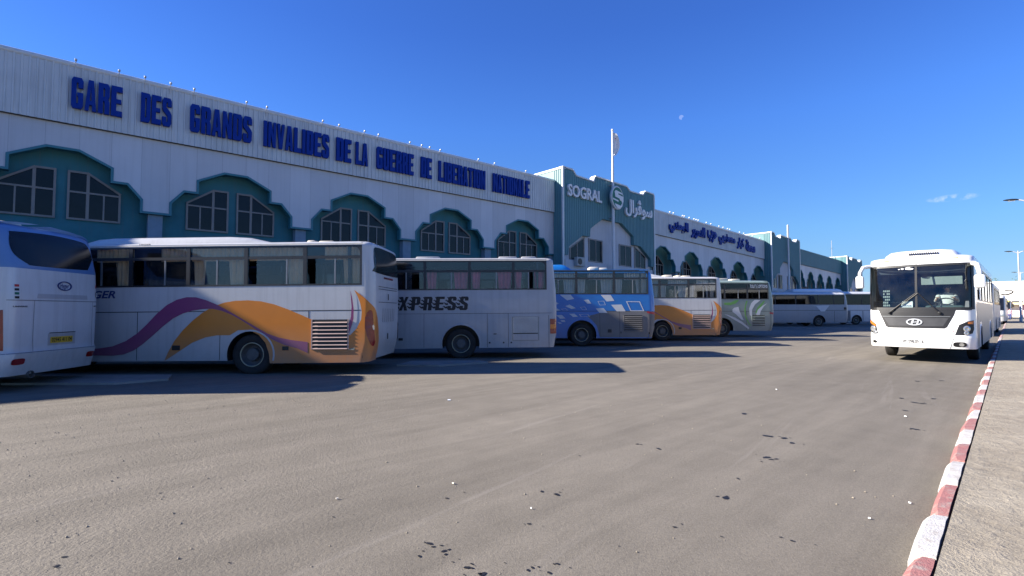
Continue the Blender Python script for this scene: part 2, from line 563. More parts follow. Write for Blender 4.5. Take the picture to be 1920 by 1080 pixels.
def tag(o, label=None, cat=None, group=None, kind=None):
    if label:
        o["label"] = label
    if cat:
        o["category"] = cat
    if group:
        o["group"] = group
    if kind:
        o["kind"] = kind
    return o


def empty(name, loc=(0, 0, 0), rz=0.0, label=None, cat=None, group=None):
    o = bpy.data.objects.new(name, None)
    o.empty_display_size = 0.3
    COL.objects.link(o)
    o.location = loc
    o.rotation_euler = (0, 0, rz)
    return tag(o, label, cat, group)


def copy_tree(o, parent=None):
    c = o.copy()
    COL.objects.link(c)
    if parent:
        c.parent = parent
    for ch in list(o.children):
        copy_tree(ch, c)
    return c


def temp_mesh(cu):
    ob = bpy.data.objects.new("tmp", cu)
    COL.objects.link(ob)
    bpy.context.view_layer.update()
    dg = bpy.context.evaluated_depsgraph_get()
    me = bpy.data.meshes.new_from_object(ob.evaluated_get(dg))
    vs = [v.co.copy() for v in me.vertices]
    fs = [tuple(p.vertices) for p in me.polygons]
    bpy.data.objects.remove(ob)
    bpy.data.meshes.remove(me)
    return vs, fs


def text_mesh(body, depth=0.0, offset=0.0, shear=0.0, res=3):
    cu = bpy.data.curves.new("tmp", 'FONT')
    cu.body = body
    cu.extrude = depth
    cu.offset = offset
    cu.shear = shear
    cu.resolution_u = res
    r = temp_mesh(cu)
    bpy.data.curves.remove(cu)
    return r


def loops_mesh(loops, depth):
    """filled 2-D outlines with holes, pushed to a depth"""
    cu = bpy.data.curves.new("tmp", 'CURVE')
    cu.dimensions = '2D'
    cu.fill_mode = 'BOTH'
    cu.extrude = depth / 2
    for lp in loops:
        sp = cu.splines.new('POLY')
        sp.points.add(len(lp) - 1)
        for p, (a, b) in zip(sp.points, lp):
            p.co = (a, b, 0, 1)
        sp.use_cyclic_u = True
    r = temp_mesh(cu)
    bpy.data.curves.remove(cu)
    return r


def fit(vs, x0, x1, y0, y1):
    ax, bx = min(v.x for v in vs), max(v.x for v in vs)
    ay, by = min(v.y for v in vs), max(v.y for v in vs)
    return [Vector((x0 + (v.x - ax) / (bx - ax) * (x1 - x0), y0 + (v.y - ay) / (by - ay) * (y1 - y0), v.z)) for v in vs]


def drape(poly, surf, off=0.004, cell=0.15, rounds=6):
    """lay a flat outline on a curved body surface: (verts, faces)"""
    bm = bmesh.new()
    bm.faces.new([bm.verts.new((a, b, 0)) for a, b in poly]).normal_update()
    bmesh.ops.triangulate(bm, faces=bm.faces[:])
    if cell:
        for _ in range(rounds):
            long = [e for e in bm.edges if e.calc_length() > cell]
            if not long:
                break
            bmesh.ops.subdivide_edges(bm, edges=long, cuts=1)
            bmesh.ops.triangulate(bm, faces=bm.faces[:])
    bm.verts.index_update()
    vs = [Vector(surf(v.co.x, v.co.y, off)) for v in bm.verts]
    fs = [[v.index for v in f.verts] for f in bm.faces]
    bm.free()
    return vs, fs


def smooth_path(pts, k=5, closed=True):
    """Catmull-Rom through the points"""
    n = len(pts)
    out = []
    for i in range(n if closed else n - 1):
        g = lambda j: Vector(pts[j % n]) if closed else Vector(pts[max(0, min(n - 1, j))])
        p0, p1, p2, p3 = g(i - 1), g(i), g(i + 1), g(i + 2)
        for q in range(k):
            t = q / k
            out.append(tuple(0.5 * ((2 * p1) + (p2 - p0) * t + (2 * p0 - 5 * p1 + 4 * p2 - p3) * t * t + (3 * p1 - p0 - 3 * p2 + p3) * t ** 3)))
    if not closed:
        out.append(tuple(pts[-1]))
    return out


def strip(pa, w0, w1=None):
    """outline of a band of tapering width along the path pa"""
    w1 = w0 if w1 is None else w1
    L, Rr = [], []
    n = len(pa)
    for i, p in enumerate(pa):
        d = (Vector(pa[min(i + 1, n - 1)]) - Vector(pa[max(i - 1, 0)])).normalized()
        w = w0 + (w1 - w0) * i / (n - 1)
        q = Vector((-d.y, d.x)) * w / 2
        L.append((p[0] + q.x, p[1] + q.y))
        Rr.append((p[0] - q.x, p[1] - q.y))
    return L + Rr[::-1]


# ------------------------------------------------------------------ the ground
g = MB()
nx = 0
g.add([(-300, -60, 0), (500, -60, 0), (500, 600, 0), (-300, 600, 0)], [(0, 1, 2, 3)])
tag(g.build("road", 'asphalt'), kind="structure")

KD = Vector((0.697, 0.717, 0)).normalized()          # the way the kerb runs
KN = Vector((KD.y, -KD.x, 0))                        # towards the pavement
K0 = Vector((2.47, 3.25, 0))
kb = MB()
KW, KH = 0.155, 0.13
seg = 0.885
cuts = [(-14 * seg - 0.2)]
for i in range(-14, 190):
    cuts.append((i + 1) * seg - 0.2 + random.uniform(-0.035, 0.035))
for i in range(204):
    a, b = cuts[i], cuts[i + 1]
    j0, j1 = random.uniform(-0.016, 0.016), random.uniform(-0.016, 0.016)
    h0, h1 = random.uniform(-0.008, 0.008), random.uniform(-0.008, 0.008)
    rings_k = []
    nst = 6
    for q_ in range(nst + 1):
        t = q_ / nst
        e = 0.012 if q_ in (0, nst) else 0.0
        wob = random.uniform(-0.005, 0.005)
        jj = j0 + (j1 - j0) * t + wob
        hh = h0 + (h1 - h0) * t + random.uniform(-0.004, 0.002) - e
        prof = [(0.0 + jj + e, -0.02), (0.030 + jj + e, KH - 0.035 + hh), (0.055 + jj + e + random.uniform(0, 0.012), KH - 0.004 + hh), (KW - 0.01 + random.uniform(-0.006, 0.0), KH + hh), (KW, -0.02)]
        d_ = a + 0.006 + (b - a - 0.012) * t
        rings_k.append([K0 + KD * d_ + KN * q + Vector((0, 0, h)) for q, h in prof])
    n = 5
    fk = [tuple(range(n)), tuple(range((nst + 1) * n - 1, nst * n - 1, -1))]
    for q_ in range(nst):
        fk += [(q_ * n + k, q_ * n + (k + 1) % n, (q_ + 1) * n + (k + 1) % n, (q_ + 1) * n + k) for k in range(n)]
    kb.add([p for r_ in rings_k for p in r_], fk, i % 2)
tag(kb.build("kerb", ['kerb_white', 'kerb_red']), kind="structure")
pv = MB()
pa = [K0 + KD * -12 + KN * (KW + 0.004), K0 + KD * 168 + KN * (KW + 0.004), K0 + KD * 168 + KN * 40, K0 + KD * -12 + KN * 40]
na, nb = 120, 30
grid = []
for i in range(na + 1):
    for j in range(nb + 1):
        u = (i / na) ** 2.0
        w = (j / nb) ** 1.8
        p = pa[0].lerp(pa[1], u).lerp(pa[3].lerp(pa[2], u), w)
        z = 0.133 + (random.uniform(-0.014, 0.010) if 0 < j < nb else 0.0)
        grid.append((p.x, p.y, z))
fs = []
for i in range(na):
    for j in range(nb):
        fs.append((i * (nb + 1) + j, (i + 1) * (nb + 1) + j, (i + 1) * (nb + 1) + j + 1, i * (nb + 1) + j + 1))
pv.add(grid, fs)
tag(pv.build("pavement", 'pavement', smooth=60), kind="structure")

# concrete boarding island between the first two bays
isl = MB()
isl.prism([(-13.0, 12.02), (-8.0, 12.12), (-7.6, 11.4), (-8.3, 10.75), (-10.6, 10.7), (-10.9, 11.98)], lambda a, b, t: (a, b, t), -0.02, 0.045)
isl.prism([(-3.0, 15.4), (-1.0, 15.6), (-0.7, 15.1), (-2.0, 14.2), (-3.2, 14.3)], lambda a, b, t: (a, b, t), -0.02, 0.045)
tag(isl.build("boarding_island", 'concrete'), kind="structure")

# dark oil spots and small litter lying on the asphalt
def ground_pt(px, py):
    p = math.atan(42 / 960)
    u, v = (px - 960) / 960, (540 - py) / 960
    d = Vector((u, math.cos(p) - v * math.sin(p), math.sin(p) + v * math.cos(p)))
    t = -1.55 / d.z
    return Vector((0, 0, 1.55)) + d * t


def blob(mb, x, y, r, z, mi=0, k=11, sx=1.0):
    ph = random.uniform(0, 6.28)
    vs = []
    for i in range(k):
        a = 2 * math.pi * i / k
        rr = r * (0.72 + 0.32 * math.sin(2 * a + ph) * random.uniform(0.4, 1) + random.uniform(-0.12, 0.12))
        vs.append((x + rr * sx * math.cos(a), y + rr * math.sin(a), z))
    mb.add(vs, [tuple(range(k))], mi)


oil = MB()
spots = [(1044, 928, .05), (1016, 922, .035), (1055, 919, .012), (805, 1020, .05), (812, 1026, .03), (797, 1018, .02), (832, 1034, .04), (842, 1031, .025), (875, 1065, .045), (884, 1058, .025), (905, 1077, .05),
         (1195, 833, .03), (1202, 834, .02), (1235, 842, .04), (1438, 858, .05), (1446, 862, .03), (1455, 861, .03), (1428, 866, .02), (1384, 898, .03), (1361, 934, .06), (1485, 831, .04), (990, 1070, .03), (998, 1065, .03),
         (1030, 1075, .035), (1045, 1058, .03), (1087, 855, .02), (992, 983, .03), (838, 935, .03), (1265, 989, .03), (1353, 1007, .02), (1486, 1015, .03), (1463, 1008, .02), (1160, 1025, .015), (1720, 715, .06), (1765, 714, .06), (1690, 747, .05),
         (1715, 755, .06), (1730, 757, .05), (1750, 748, .05), (1697, 770, .04), (1715, 805, .05), (1395, 776, .05), (1440, 818, .06), (1470, 822, .05), (120, 1045, .03), (105, 1062, .03), (430, 1056, .02), (300, 925, .02), (625, 970, .02)]
for px, py, r in spots:
    p = ground_pt(px, py)
    d = p.length / 5
    blob(oil, p.x, p.y, r * 0.78 * min(1.6, max(0.7, d)), 0.004)
    for _ in range(2):
        blob(oil, p.x + random.gauss(0, 0.09), p.y + random.gauss(0, 0.09), r * random.uniform(0.15, 0.4), 0.004, k=8)
tag(oil.build("oil_stains", 'ink', recalc=False), "small black oil drips spotted over the grey asphalt", "oil stains", kind="stuff")
lit = MB()
for px, py, r, mi in [(842, 751, .05, 0), (850, 908, .022, 1), (1698, 782, .03, 0), (1706, 945, .018, 0), (996, 955, .010, 0), (632, 937, .02, 1), (1630, 974, .015, 0), (1456, 731, .03, 0)]:
    p = ground_pt(px, py)
    q = Matrix.Translation((p.x, p.y, 0.01)) @ Matrix.Rotation(random.uniform(0, 3), 4, 'Z') @ Matrix.Rotation(0.3, 4, 'X')
    lit.box((-r * .5, -r * 0.3, -0.004), (r * .5, r * 0.3, 0.006), mi, q)
tag(lit.build("litter", ['white_ink', 'hatch']), "tiny scraps of pale litter scattered on the asphalt", "litter", kind="stuff")
st = MB()
for _ in range(900):
    x, y = random.uniform(-6, 4), random.uniform(2.0, 9.0)
    if random.random() > (1.0 if x < -2 else 0.3) or (x > y * 0.74):
        continue
    r = random.choice([.004, .005, .006, .008, .011])
    vs = [Vector(p) * r * random.uniform(0.7, 1.2) + Vector((x, y, r * 0.4)) for p in ((1, 0, 0), (0, 1, 0), (-1, 0, 0), (0, -1, 0), (0, 0, .8), (0, 0, -.8))]
    st.add(vs, [(0, 1, 4), (1, 2, 4), (2, 3, 4), (3, 0, 4), (1, 0, 5), (2, 1, 5), (3, 2, 5), (0, 3, 5)])
tag(st.build("gravel", 'pavement', recalc=False), "loose grit and small stones on the broken asphalt", "gravel", kind="stuff")

# ------------------------------------------------------------------ the terminal building
AL = math.atan2(1085, 960)
BX = Vector((math.sin(AL), math.cos(AL), 0))          # along the facade
BY = Vector((-math.cos(AL), math.sin(AL), 0))         # into the building
D = 25.5
bld = empty("terminal_building", BY * D, math.atan2(BX.y, BX.x),
            "long white and teal bus terminal with stepped arches and blue parapet lettering", "building")


def drop(p):                                          # the plot falls away gently to the far end
    return Vector((p.x, p.y, p.z - 0.031 * max(0.0, p.x - 30)))


FACE = lambda a, b, t: Vector((a, t, b))


def part(mb, name, mats, parent=bld, smooth=0):
    return mb.build(name, mats, parent, smooth, drop)


ARCH = [(2.5, 5.6), (2.5, 6.08), (2.0, 6.67), (1.53, 6.67), (1.53, 7.19), (0.48, 7.71)]


def arch_line(c, k, lift=0.0):
    """left foot to right foot of one stepped arch"""
    L = [(c - a * k, b + lift) for a, b in ARCH]
    Rr = [(c + a * k, b + lift) for a, b in ARCH[::-1]]
    return L + Rr


def offset_line(pts, d):
    out = []
    for i, p in enumerate(pts):
        a = Vector(pts[max(i - 1, 0)])
        b = Vector(pts[min(i + 1, len(pts) - 1)])
        p = Vector(p)
        n1 = Vector((0, 0))
        n2 = Vector((0, 0))
        if i > 0:
            e = (p - a).normalized()
            n1 = Vector((-e.y, e.x))
        if i < len(pts) - 1:
            e = (b - p).normalized()
            n2 = Vector((-e.y, e.x))
        if i == 0:
            n1 = n2
        if i == len(pts) - 1:
            n2 = n1
        m = (n1 + n2)
        m = m / max(m.length_squared, 0.3) * 2
        out.append((p.x + m.x * d, p.y + m.y * d))
    return out


def wing(s0, s1, centers, k, z_low, wall_mat, base):
    """white hanging wall with stepped arches, teal trim and teal recess behind"""
    line = [(s0, base)]
    for c in centers:
        line += [p for p in arch_line(c, k, base - 5.6)]
    line = [p for p in line if s0 <= p[0] <= s1]
    if line[0][1] != base or line[0][0] > s0:
        line = [(s0, line[0][1])] + line
    line += [(s1, line[-1][1])]
    poly = line + [(s1, z_low + 0.3), (s0, z_low + 0.3)]
    w = MB()
    w.prism(poly, FACE, 0.0, 0.30)
    part(w, "arched_wall", wall_mat)
    t = MB()
    inner = line
    outer = offset_line(line, -0.09)
    for i in range(len(inner) - 1):
        a, b, c, d = inner[i], inner[i + 1], outer[i + 1], outer[i]
        t.prism([a, b, c, d], FACE, -0.035, 0.30)
    part(t, "arch_trim", 'teal_trim')
    return line


def corrugated(s0, s1, z0, z1, y, pitch, depth, mi=0, mb=None, outline=None):
    mb = mb or MB()
    s = s0
    pr = []
    while s < s1 - 1e-6:
        for f, d in ((0.0, 0), (0.62, 0), (0.72, 1), (0.9, 1)):
            x = s + f * pitch
            if x <= s1:
                pr.append((x, y + d * depth))
        s += pitch
    pr.append((s1, y))
    vs, fs = [], []
    for x, yy in pr:
        lo = z0(x) if callable(z0) else z0
        hi = z1(x) if callable(z1) else z1
        vs += [(x, yy, lo), (x, yy, hi)]
    for i in range(len(pr) - 1):
        fs.append((2 * i, 2 * i + 2, 2 * i + 3, 2 * i + 1))
    return mb.add(vs, fs, mi)


def half_window(c, side, k, z=0.0, y=0.55, w0=0.2, w1=0.78, w2=1.78, z0=5.1, zt=6.15, z1=6.25, z2=6.93, opened=None):
    """one half of an arch window: sloped head, transom and mullions; frame with a pane as its child"""
    X = lambda q: c + side * q * k
    out = [(X(w0), z0 + z), (X(w2), z0 + z), (X(w2), z1 + z), (X(w1), z2 + z), (X(w0), z2 + z)]
    f = MB()
    b = 0.075

    def bar(p, q, wd=b, y0=y - 0.07, y1=y + 0.002):
        p, q = Vector(p), Vector(q)
        d = (q - p).normalized()
        n = Vector((-d.y, d.x)) * wd / 2
        f.prism([tuple(p + n), tuple(q + n), tuple(q - n), tuple(p - n)], FACE, y0, y1)
    for i in range(5):
        a, d = out[i], out[(i + 1) % 5]
        dd = (Vector(d) - Vector(a)).normalized() * (b / 2)
        bar((a[0] - dd.x, a[1] - dd.y) if i % 2 == 0 else (a[0] + dd.x, a[1] + dd.y), (d[0] + dd.x, d[1] + dd.y) if i % 2 == 0 else (d[0] - dd.x, d[1] - dd.y), b, y - 0.07 - 0.002 * i)
    bar((X(w0), zt + z), (X(w2), zt + z), b * 0.9, y - 0.062)
    bar((X(w1), z0 + z), (X(w1), z2 + z), b * 1.3, y - 0.058)
    bar((X((w1 + w2) / 2), z0 + z), (X((w1 + w2) / 2), zt + z), b * 0.7, y - 0.054)
    fr = part(f, "window", 'win_frame')
    p = MB()
    p.prism(out, FACE, y - 0.022, y - 0.012)
    pane = part(p, "pane", 'bld_glass', fr)
    return fr


# --- left wing
S0, S1 = -22.0, 26.6
cL = [-0.05 + 5.9 * k for k in range(-3, 5)]
wing(S0, S1, cL, 1.0, 8.55, 'wall', 5.6)
fas = MB()
corrugated(S0, S1, 8.62, 10.86, -0.12, 0.21, -0.035, 0, fas)
fas.box((S0, -0.119, 8.60), (S1, 0.28, 8.615), 1)
fas.box((S0, -0.085, 8.62), (S1, 0.25, 10.85), 0)
part(fas, "parapet_fascia", ['fascia', 'black'])
cop = MB()
cop.tube([(S0, -0.06, 10.90), (S1, -0.06, 10.90)], 0.115, 10)
part(cop, "parapet_coping", 'coping', smooth=60)
rec = MB()
rec.box((S0, 0.552, 0.0), (S1, 0.85, 8.85))
part(rec, "recess_wall", 'teal_wall')
for k_, c in enumerate(cL):
    for sd in (-1, 1):
        half_window(c, sd, 1.0)
for c in cL:
    m = MB()
    m.box((c + 2.7, 0.12, 0.0), (c + 3.2, 0.5, 5.5))
    part(m, "column", 'column')
# --- right wing
T0, T1 = 38.1, 62.4
cR = [40.78 + 5.02 * k for k in range(5)]
wing(T0, T1, cR, 0.845, 8.55, 'wall', 5.6)
fas = MB()
corrugated(T0, T1, 8.62, 10.70, -0.12, 0.21, -0.035, 0, fas)
fas.box((T0, -0.119, 8.60), (T1, 0.28, 8.615), 1)
fas.box((T0, -0.085, 8.62), (T1, 0.25, 10.69), 0)
part(fas, "parapet_fascia", ['fascia', 'black'])
cop = MB()
cop.tube([(T0, -0.06, 10.74), (T1, -0.06, 10.74)], 0.115, 10)
part(cop, "parapet_coping", 'coping', smooth=60)
rec = MB()
rec.box((T0, 1.0, -1.5), (T1, 1.4, 8.85))
part(rec, "recess_wall", 'teal_wall')
for c in cR:
    for sd in (-1, 1):
        half_window(c, sd, 0.845, y=0.998)
for c in cR:
    m = MB()
    m.box((c + 2.3, 0.14, -1.5), (c + 2.7, 0.6, 5.5))
    part(m, "column", 'column')
# --- far teal wing
U0, U1 = 71.1, 90.4
cU = [73.82 + 3.77 * k for k in range(5)]
wing(U0, U1, cU, 0.64, 8.9, 'wall', 6.25)
fas = MB()
corrugated(U0, U1, 9.05, 10.98, -0.12, 0.30, -0.035, 0, fas)
fas.box((U0, -0.119, 9.03), (U1, 0.28, 9.045), 1)
fas.box((U0, -0.085, 9.05), (U1, 0.25, 10.97), 0)
part(fas, "parapet_fascia", ['teal_sheet', 'black'])
cop = MB()
cop.tube([(U0, -0.06, 11.0), (U1, -0.06, 11.0)], 0.12, 8)
part(cop, "parapet_coping", 'teal_trim', smooth=60)
rec = MB()
rec.box((U0, 0.8, -2.0), (U1, 1.2, 9.2))
part(rec, "recess_wall", 'teal_wall')
for c in cU:
    for sd in (-1, 1):
        half_window(c, sd, 0.64, z=0.65, y=0.798)
# the hall behind the three wings
hall = MB()
hall.box((S0, 1.5, -2.0), (97.0, 24.0, 9.9))
part(hall, "hall_roof", 'concrete')
plinth = MB()
plinth.box((S0, -1.6, -3.5), (97.5, 0.10, 0.14))
plinth.build("platform", 'concrete', bld)


# --- towers
def tower(o, k, label_sign):
    """projecting stepped tower; o = left corner along the facade, k = width factor; 11.45 m wide at k = 1"""
    y = -0.90
    X = lambda q: o + q * k
    W_ = 11.45
    top = [(0, 11.72), (1.02, 11.70), (1.42, 11.32), (3.43, 11.22), (3.62, 11.66), (7.55, 11.64), (8.0, 11.34), (9.85, 11.36), (10.15, 11.72), (W_, 11.70)]
    gable = [(0.55, 5.5), (0.55, 6.08), (2.15, 7.05), (3.0, 7.05), (3.0, 7.65), (4.5, 8.6), (6.85, 8.6), (8.45, 7.75), (8.45, 7.05), (9.4, 7.05), (10.9, 6.1), (10.9, 5.5)]
    # backing solid: outline with the gabled opening cut out of its foot
    out = [(X(a), b - 0.02) for a, b in top]
    body = out[::-1] + [(X(0), 5.5)] + [(X(a), b) for a, b in gable] + [(X(W_), 5.5)]
    m = MB()
    m.prism(body, FACE, y, y + 0.28)
    # sides and back of the tower
    m.box((X(0) + 0.002, y + 0.281, -3), (X(0) + 0.25, 3.2, 11.66))
    m.box((X(W_) - 0.25, y + 0.281, -3), (X(W_) - 0.002, 3.2, 11.62))
    m.box((X(0) + 0.26, 2.9, 8.0), (X(W_) - 0.26, 3.15, 11.3))
    part(m, "tower_core", 'teal_sheet')

    def interp(pl, x):
        for (a, b), (c, d) in zip(pl, pl[1:]):
            if a <= x <= c and c > a:
                return b + (d - b) * (x - a) / (c - a)
        return pl[0][1] if x < pl[0][0] else pl[-1][1]
    pt = [(X(a), b) for a, b in top]
    gb = [(X(a), b) for a, b in gable]
    lo = lambda x: 5.5 if (x < gb[0][0] or x > gb[-1][0]) else interp([(p[0] + i * 1e-4, p[1]) for i, p in enumerate(gb)], x)
    c = MB()
    corrugated(X(0.12), X(W_ - 0.12), lo, lambda x: interp(pt, x) - 0.05, y - 0.012, 0.2, -0.03, 0, c)
    # corrugated left flank that catches the sun
    s = 0.0
    vs, fs = [], []
    q = y + 0.05
    while q < -0.13:
        for f, d in ((0, 0), (0.1, 0), (0.13, -0.035), (0.17, -0.035)):
            vs += [(X(0) - 0.004 + d, min(q + f, -0.02), -2.0), (X(0) - 0.004 + d, min(q + f, -0.02), 11.62)]
        q += 0.2
    for i in range(len(vs) // 2 - 1):
        fs.append((2 * i, 2 * i + 2, 2 * i + 3, 2 * i + 1))
    c.add(vs, fs)
    part(c, "tower_cladding", 'teal_sheet')
    cp = MB()
    for (a, b), (c2, d) in zip(pt, pt[1:]):
        p, q2 = Vector((a, b)), Vector((c2, d))
        e = (q2 - p).normalized()
        n = Vector((-e.y, e.x)) * 0.11
        cp.prism([tuple(p), tuple(q2), tuple(q2 + n), tuple(p + n)], FACE, y - 0.06, y + 0.40)
    cp.box((X(0) - 0.05, y - 0.06, 11.66), (X(0) + 0.30, 3.2, 11.80))
    cp.box((X(W_) - 0.30, y + 0.41, 11.64), (X(W_) + 0.05, 3.2, 11.78))
    for a in (X(0), X(W_)):
        cp.box((a - 0.055, y - 0.055, -2.0), (a + 0.10, y + 0.06, 11.68))
    part(cp, "tower_trim", 'coping')
    wv = MB()
    wv.box((X(0.26), y + 0.285, -3.0), (X(W_ - 0.26), y + 0.5, 8.8))
    wv.box((X(0.0) + 0.26, y + 0.02, -3.0), (X(W_) - 0.26, y + 0.284, 5.2))
    part(wv, "tower_wall", 'tower_white')
    yy = y + 0.285
    for x0, x1, sl in ((0.95, 2.62, -1), (3.1, 4.75, 0), (6.85, 8.5, 0), (8.9, 10.5, 1)):
        a, b = X(x0), X(x1)
        if sl == 0:
            out = [(a, 5.22), (b, 5.22), (b, 6.97), (a, 6.97)]
        elif sl < 0:
            out = [(a, 5.22), (b, 5.22), (b, 6.98), (a, 6.05)]
        else:
            out = [(a, 5.22), (b, 5.22), (b, 6.3), (a, 7.0)]
        f = MB()
        n_ = len(out)
        cx, cz = (a + b) / 2, 6.0
        inn = [(cx + (p - cx) * (1 - 0.14 / k), cz + (q - cz) * 0.90) for p, q in out]
        for i in range(n_):
            j = (i + 1) % n_
            f.prism([out[i], out[j], inn[j], inn[i]], FACE, yy - 0.06, yy + 0.002)
        f.box((cx - 0.03, yy - 0.055, 5.25), (cx + 0.03, yy, 6.55 if sl else 6.9))
        fr = part(f, "window", 'win_frame')
        p = MB()
        p.prism(inn, FACE, yy - 0.03, yy - 0.02)
        part(p, "pane", 'bld_glass', fr)
    return X, y


X1, YT = tower(26.57, 1.0, True)
X2, _ = tower(62.35, 0.765, False)
X3, _ = tower(90.45, 0.66, False)


# --- block letters
G = {
    'G': [[(0, .1), (.16, 0), (.84, 0), (1, .1), (1, .52), (.5, .52), (.5, .39), (.63, .39), (.63, .14), (.37, .14), (.37, .86), (.63, .86), (.63, .67), (1, .67), (1, .9), (.84, 1), (.16, 1), (0, .9)]],
    'A': [[(0, 0), (.35, 0), (.40, .19), (.60, .19), (.65, 0), (1, 0), (.73, 1), (.27, 1)], [(.43, .33), (.57, .33), (.5, .80)]],
    'R': [[(0, 0), (.37, 0), (.37, .42), (.52, .42), (.63, .35), (.63, 0), (1, 0), (1, .38), (.88, .49), (1, .60), (1, .89), (.84, 1), (0, 1)], [(.37, .56), (.63, .56), (.63, .86), (.37, .86)]],
    'E': [[(0, 0), (1, 0), (1, .15), (.42, .15), (.42, .43), (.9, .43), (.9, .57), (.42, .57), (.42, .85), (1, .85), (1, 1), (0, 1)]],
    'D': [[(0, 0), (.84, 0), (1, .1), (1, .9), (.84, 1), (0, 1)], [(.37, .14), (.63, .14), (.63, .86), (.37, .86)]],
    'S': [[(0, .1), (.16, 0), (.84, 0), (1, .1), (1, .42), (.88, .51), (.37, .67), (.37, .87), (.63, .87), (.63, .70), (1, .70), (1, .9), (.84, 1), (.16, 1), (0, .9), (0, .61), (.12, .52), (.63, .36), (.63, .13), (.37, .13), (.37, .32), (0, .32)]],
    'N': [[(0, 0), (.33, 0), (.33, .55), (.62, 0), (1, 0), (1, 1), (.67, 1), (.67, .47), (.38, 1), (0, 1)]],
    'I': [[(0, 0), (1, 0), (1, 1), (0, 1)]],
    'V': [[(.3, 0), (.7, 0), (1, 1), (.63, 1), (.5, .33), (.37, 1), (0, 1)]],
    'L': [[(0, 0), (1, 0), (1, .15), (.42, .15), (.42, 1), (0, 1)]],
    'U': [[(0, .1), (.16, 0), (.84, 0), (1, .1), (1, 1), (.63, 1), (.63, .14), (.37, .14), (.37, 1), (0, 1)]],
    'B': [[(0, 0), (.84, 0), (1, .1), (1, .41), (.87, .51), (1, .61), (1, .9), (.84, 1), (0, 1)], [(.37, .13), (.63, .13), (.63, .43), (.37, .43)], [(.37, .58), (.63, .58), (.63, .87), (.37, .87)]],
    'T': [[(.32, 0), (.68, 0), (.68, .84), (1, .84), (1, 1), (0, 1), (0, .84), (.32, .84)]],
    'O': [[(0, .1), (.16, 0), (.84, 0), (1, .1), (1, .9), (.84, 1), (.16, 1), (0, .9)], [(.37, .14), (.63, .14), (.63, .86), (.37, .86)]],
    'P': [[(0, 0), (.37, 0), (.37, .4), (.84, .4), (1, .5), (1, .9), (.84, 1), (0, 1)], [(.37, .54), (.63, .54), (.63, .86), (.37, .86)]],
    'X': [[(0, 0), (.36, 0), (.5, .3), (.64, 0), (1, 0), (.7, .5), (1, 1), (.64, 1), (.5, .7), (.36, 1), (0, 1), (.3, .5)]],
}


def bolder(lp):
    fx = {.37: .43, .63: .57, .42: .46, .35: .41, .65: .59}
    fy = {.14: .165, .86: .835, .15: .18, .85: .82, .13: .16, .87: .84}
    return [(fx.get(p, p), fy.get(q, q)) for p, q in lp]


for c_ in "GRESDLUBTOP":
    G[c_] = [bolder(lp) for lp in G[c_]]


def block_word(word, a, b, z0, z1, y, depth, mb):
    ws = [0.42 if c == 'I' else 1.0 for c in word]
    gap = 0.13
    tot = sum(ws) + gap * (len(word) - 1)
    u = (b - a) / tot
    x = a
    for c, w in zip(word, ws):
        vs, fs = loops_mesh([[(p * w * u, q * (z1 - z0)) for p, q in lp] for lp in G[c]], depth)
        mb.add([(x + v.x, y - v.z, z0 + v.y) for v in vs], fs)
        x += (w + gap) * u


WORDS = [("GARE", .12, 1.66), ("DES", 2.26, 3.30), ("GRANDS", 3.97, 6.40), ("INVALIDES", 6.91, 9.99), ("DE", 10.38, 11.17), ("LA", 11.42, 12.08), ("GUERRE", 12.60, 14.87), ("DE", 15.36, 16.08), ("LIBERATION", 16.56, 20.06), ("NATIONALE", 20.72, 23.94)]
fl = MB()
for w, a, b in WORDS:
    block_word(w, a, b, 9.20, 10.39, -0.235, 0.13, fl)
part(fl, "french_lettering", 'blue_letter')
br = MB()                                             # rods that carry the letters on the sheeting
for w, a, b in WORDS:
    for x in (a + 0.15, b - 0.15):
        br.box((x - 0.015, -0.165, 9.6), (x + 0.015, -0.14, 10.0))
part(br, "letter_brackets", 'steel')


def arabic(codes):
    return ''.join(chr(c) for c in codes[::-1])


AR = [((0xFE8D, 0xFEDF, 0xFEEE, 0xFEC3, 0xFEE8, 0xFEF2), 41.5, 44.86), ((0xFE8D, 0xFEDF, 0xFE98, 0xFEA4, 0xFEAE, 0xFEF3, 0xFEAE), 45.4, 48.08), ((0xFEA3, 0xFEAE, 0xFE8F), 48.55, 50.43),
      ((0xFEE3, 0xFECC, 0xFEC4, 0xFEEE, 0xFE91, 0xFEF2), 50.88, 54.56), ((0xFEDB, 0xFE92, 0xFE8E, 0xFEAD), 55.03, 56.65), ((0xFEE3, 0xFEA4, 0xFEC4, 0xFE94), 57.15, 59.47)]
al = MB()
for codes, a, b in AR:
    vs, fs = text_mesh(arabic(codes), 0.07, 0.055)
    vs = fit(vs, a, b, 9.02, 10.32)
    al.add([(v.x, -0.235 - v.z * 0.9, v.y) for v in vs], fs)
part(al, "arabic_lettering", 'blue_letter')
cl = MB()
vs, fs = text_mesh("SOGRAL", 0.08, 0.022)
vs = fit(vs, 26.95, 30.75, 9.72, 10.60)
cl.add([(v.x, YT - 0.13 - v.z, v.y) for v in vs], fs)
part(cl, "company_lettering", 'white_letter')
cl = MB()
vs, fs = text_mesh(arabic((0xFEB3, 0xFEEE, 0xFB6C, 0xFEAE, 0xFE8D, 0xFEDD)), 0.08, 0.026)
vs = fit(vs, 33.75, 37.5, 9.25, 10.80)
cl.add([(v.x, YT - 0.13 - v.z, v.y) for v in vs], fs)
part(cl, "company_lettering", 'white_letter')
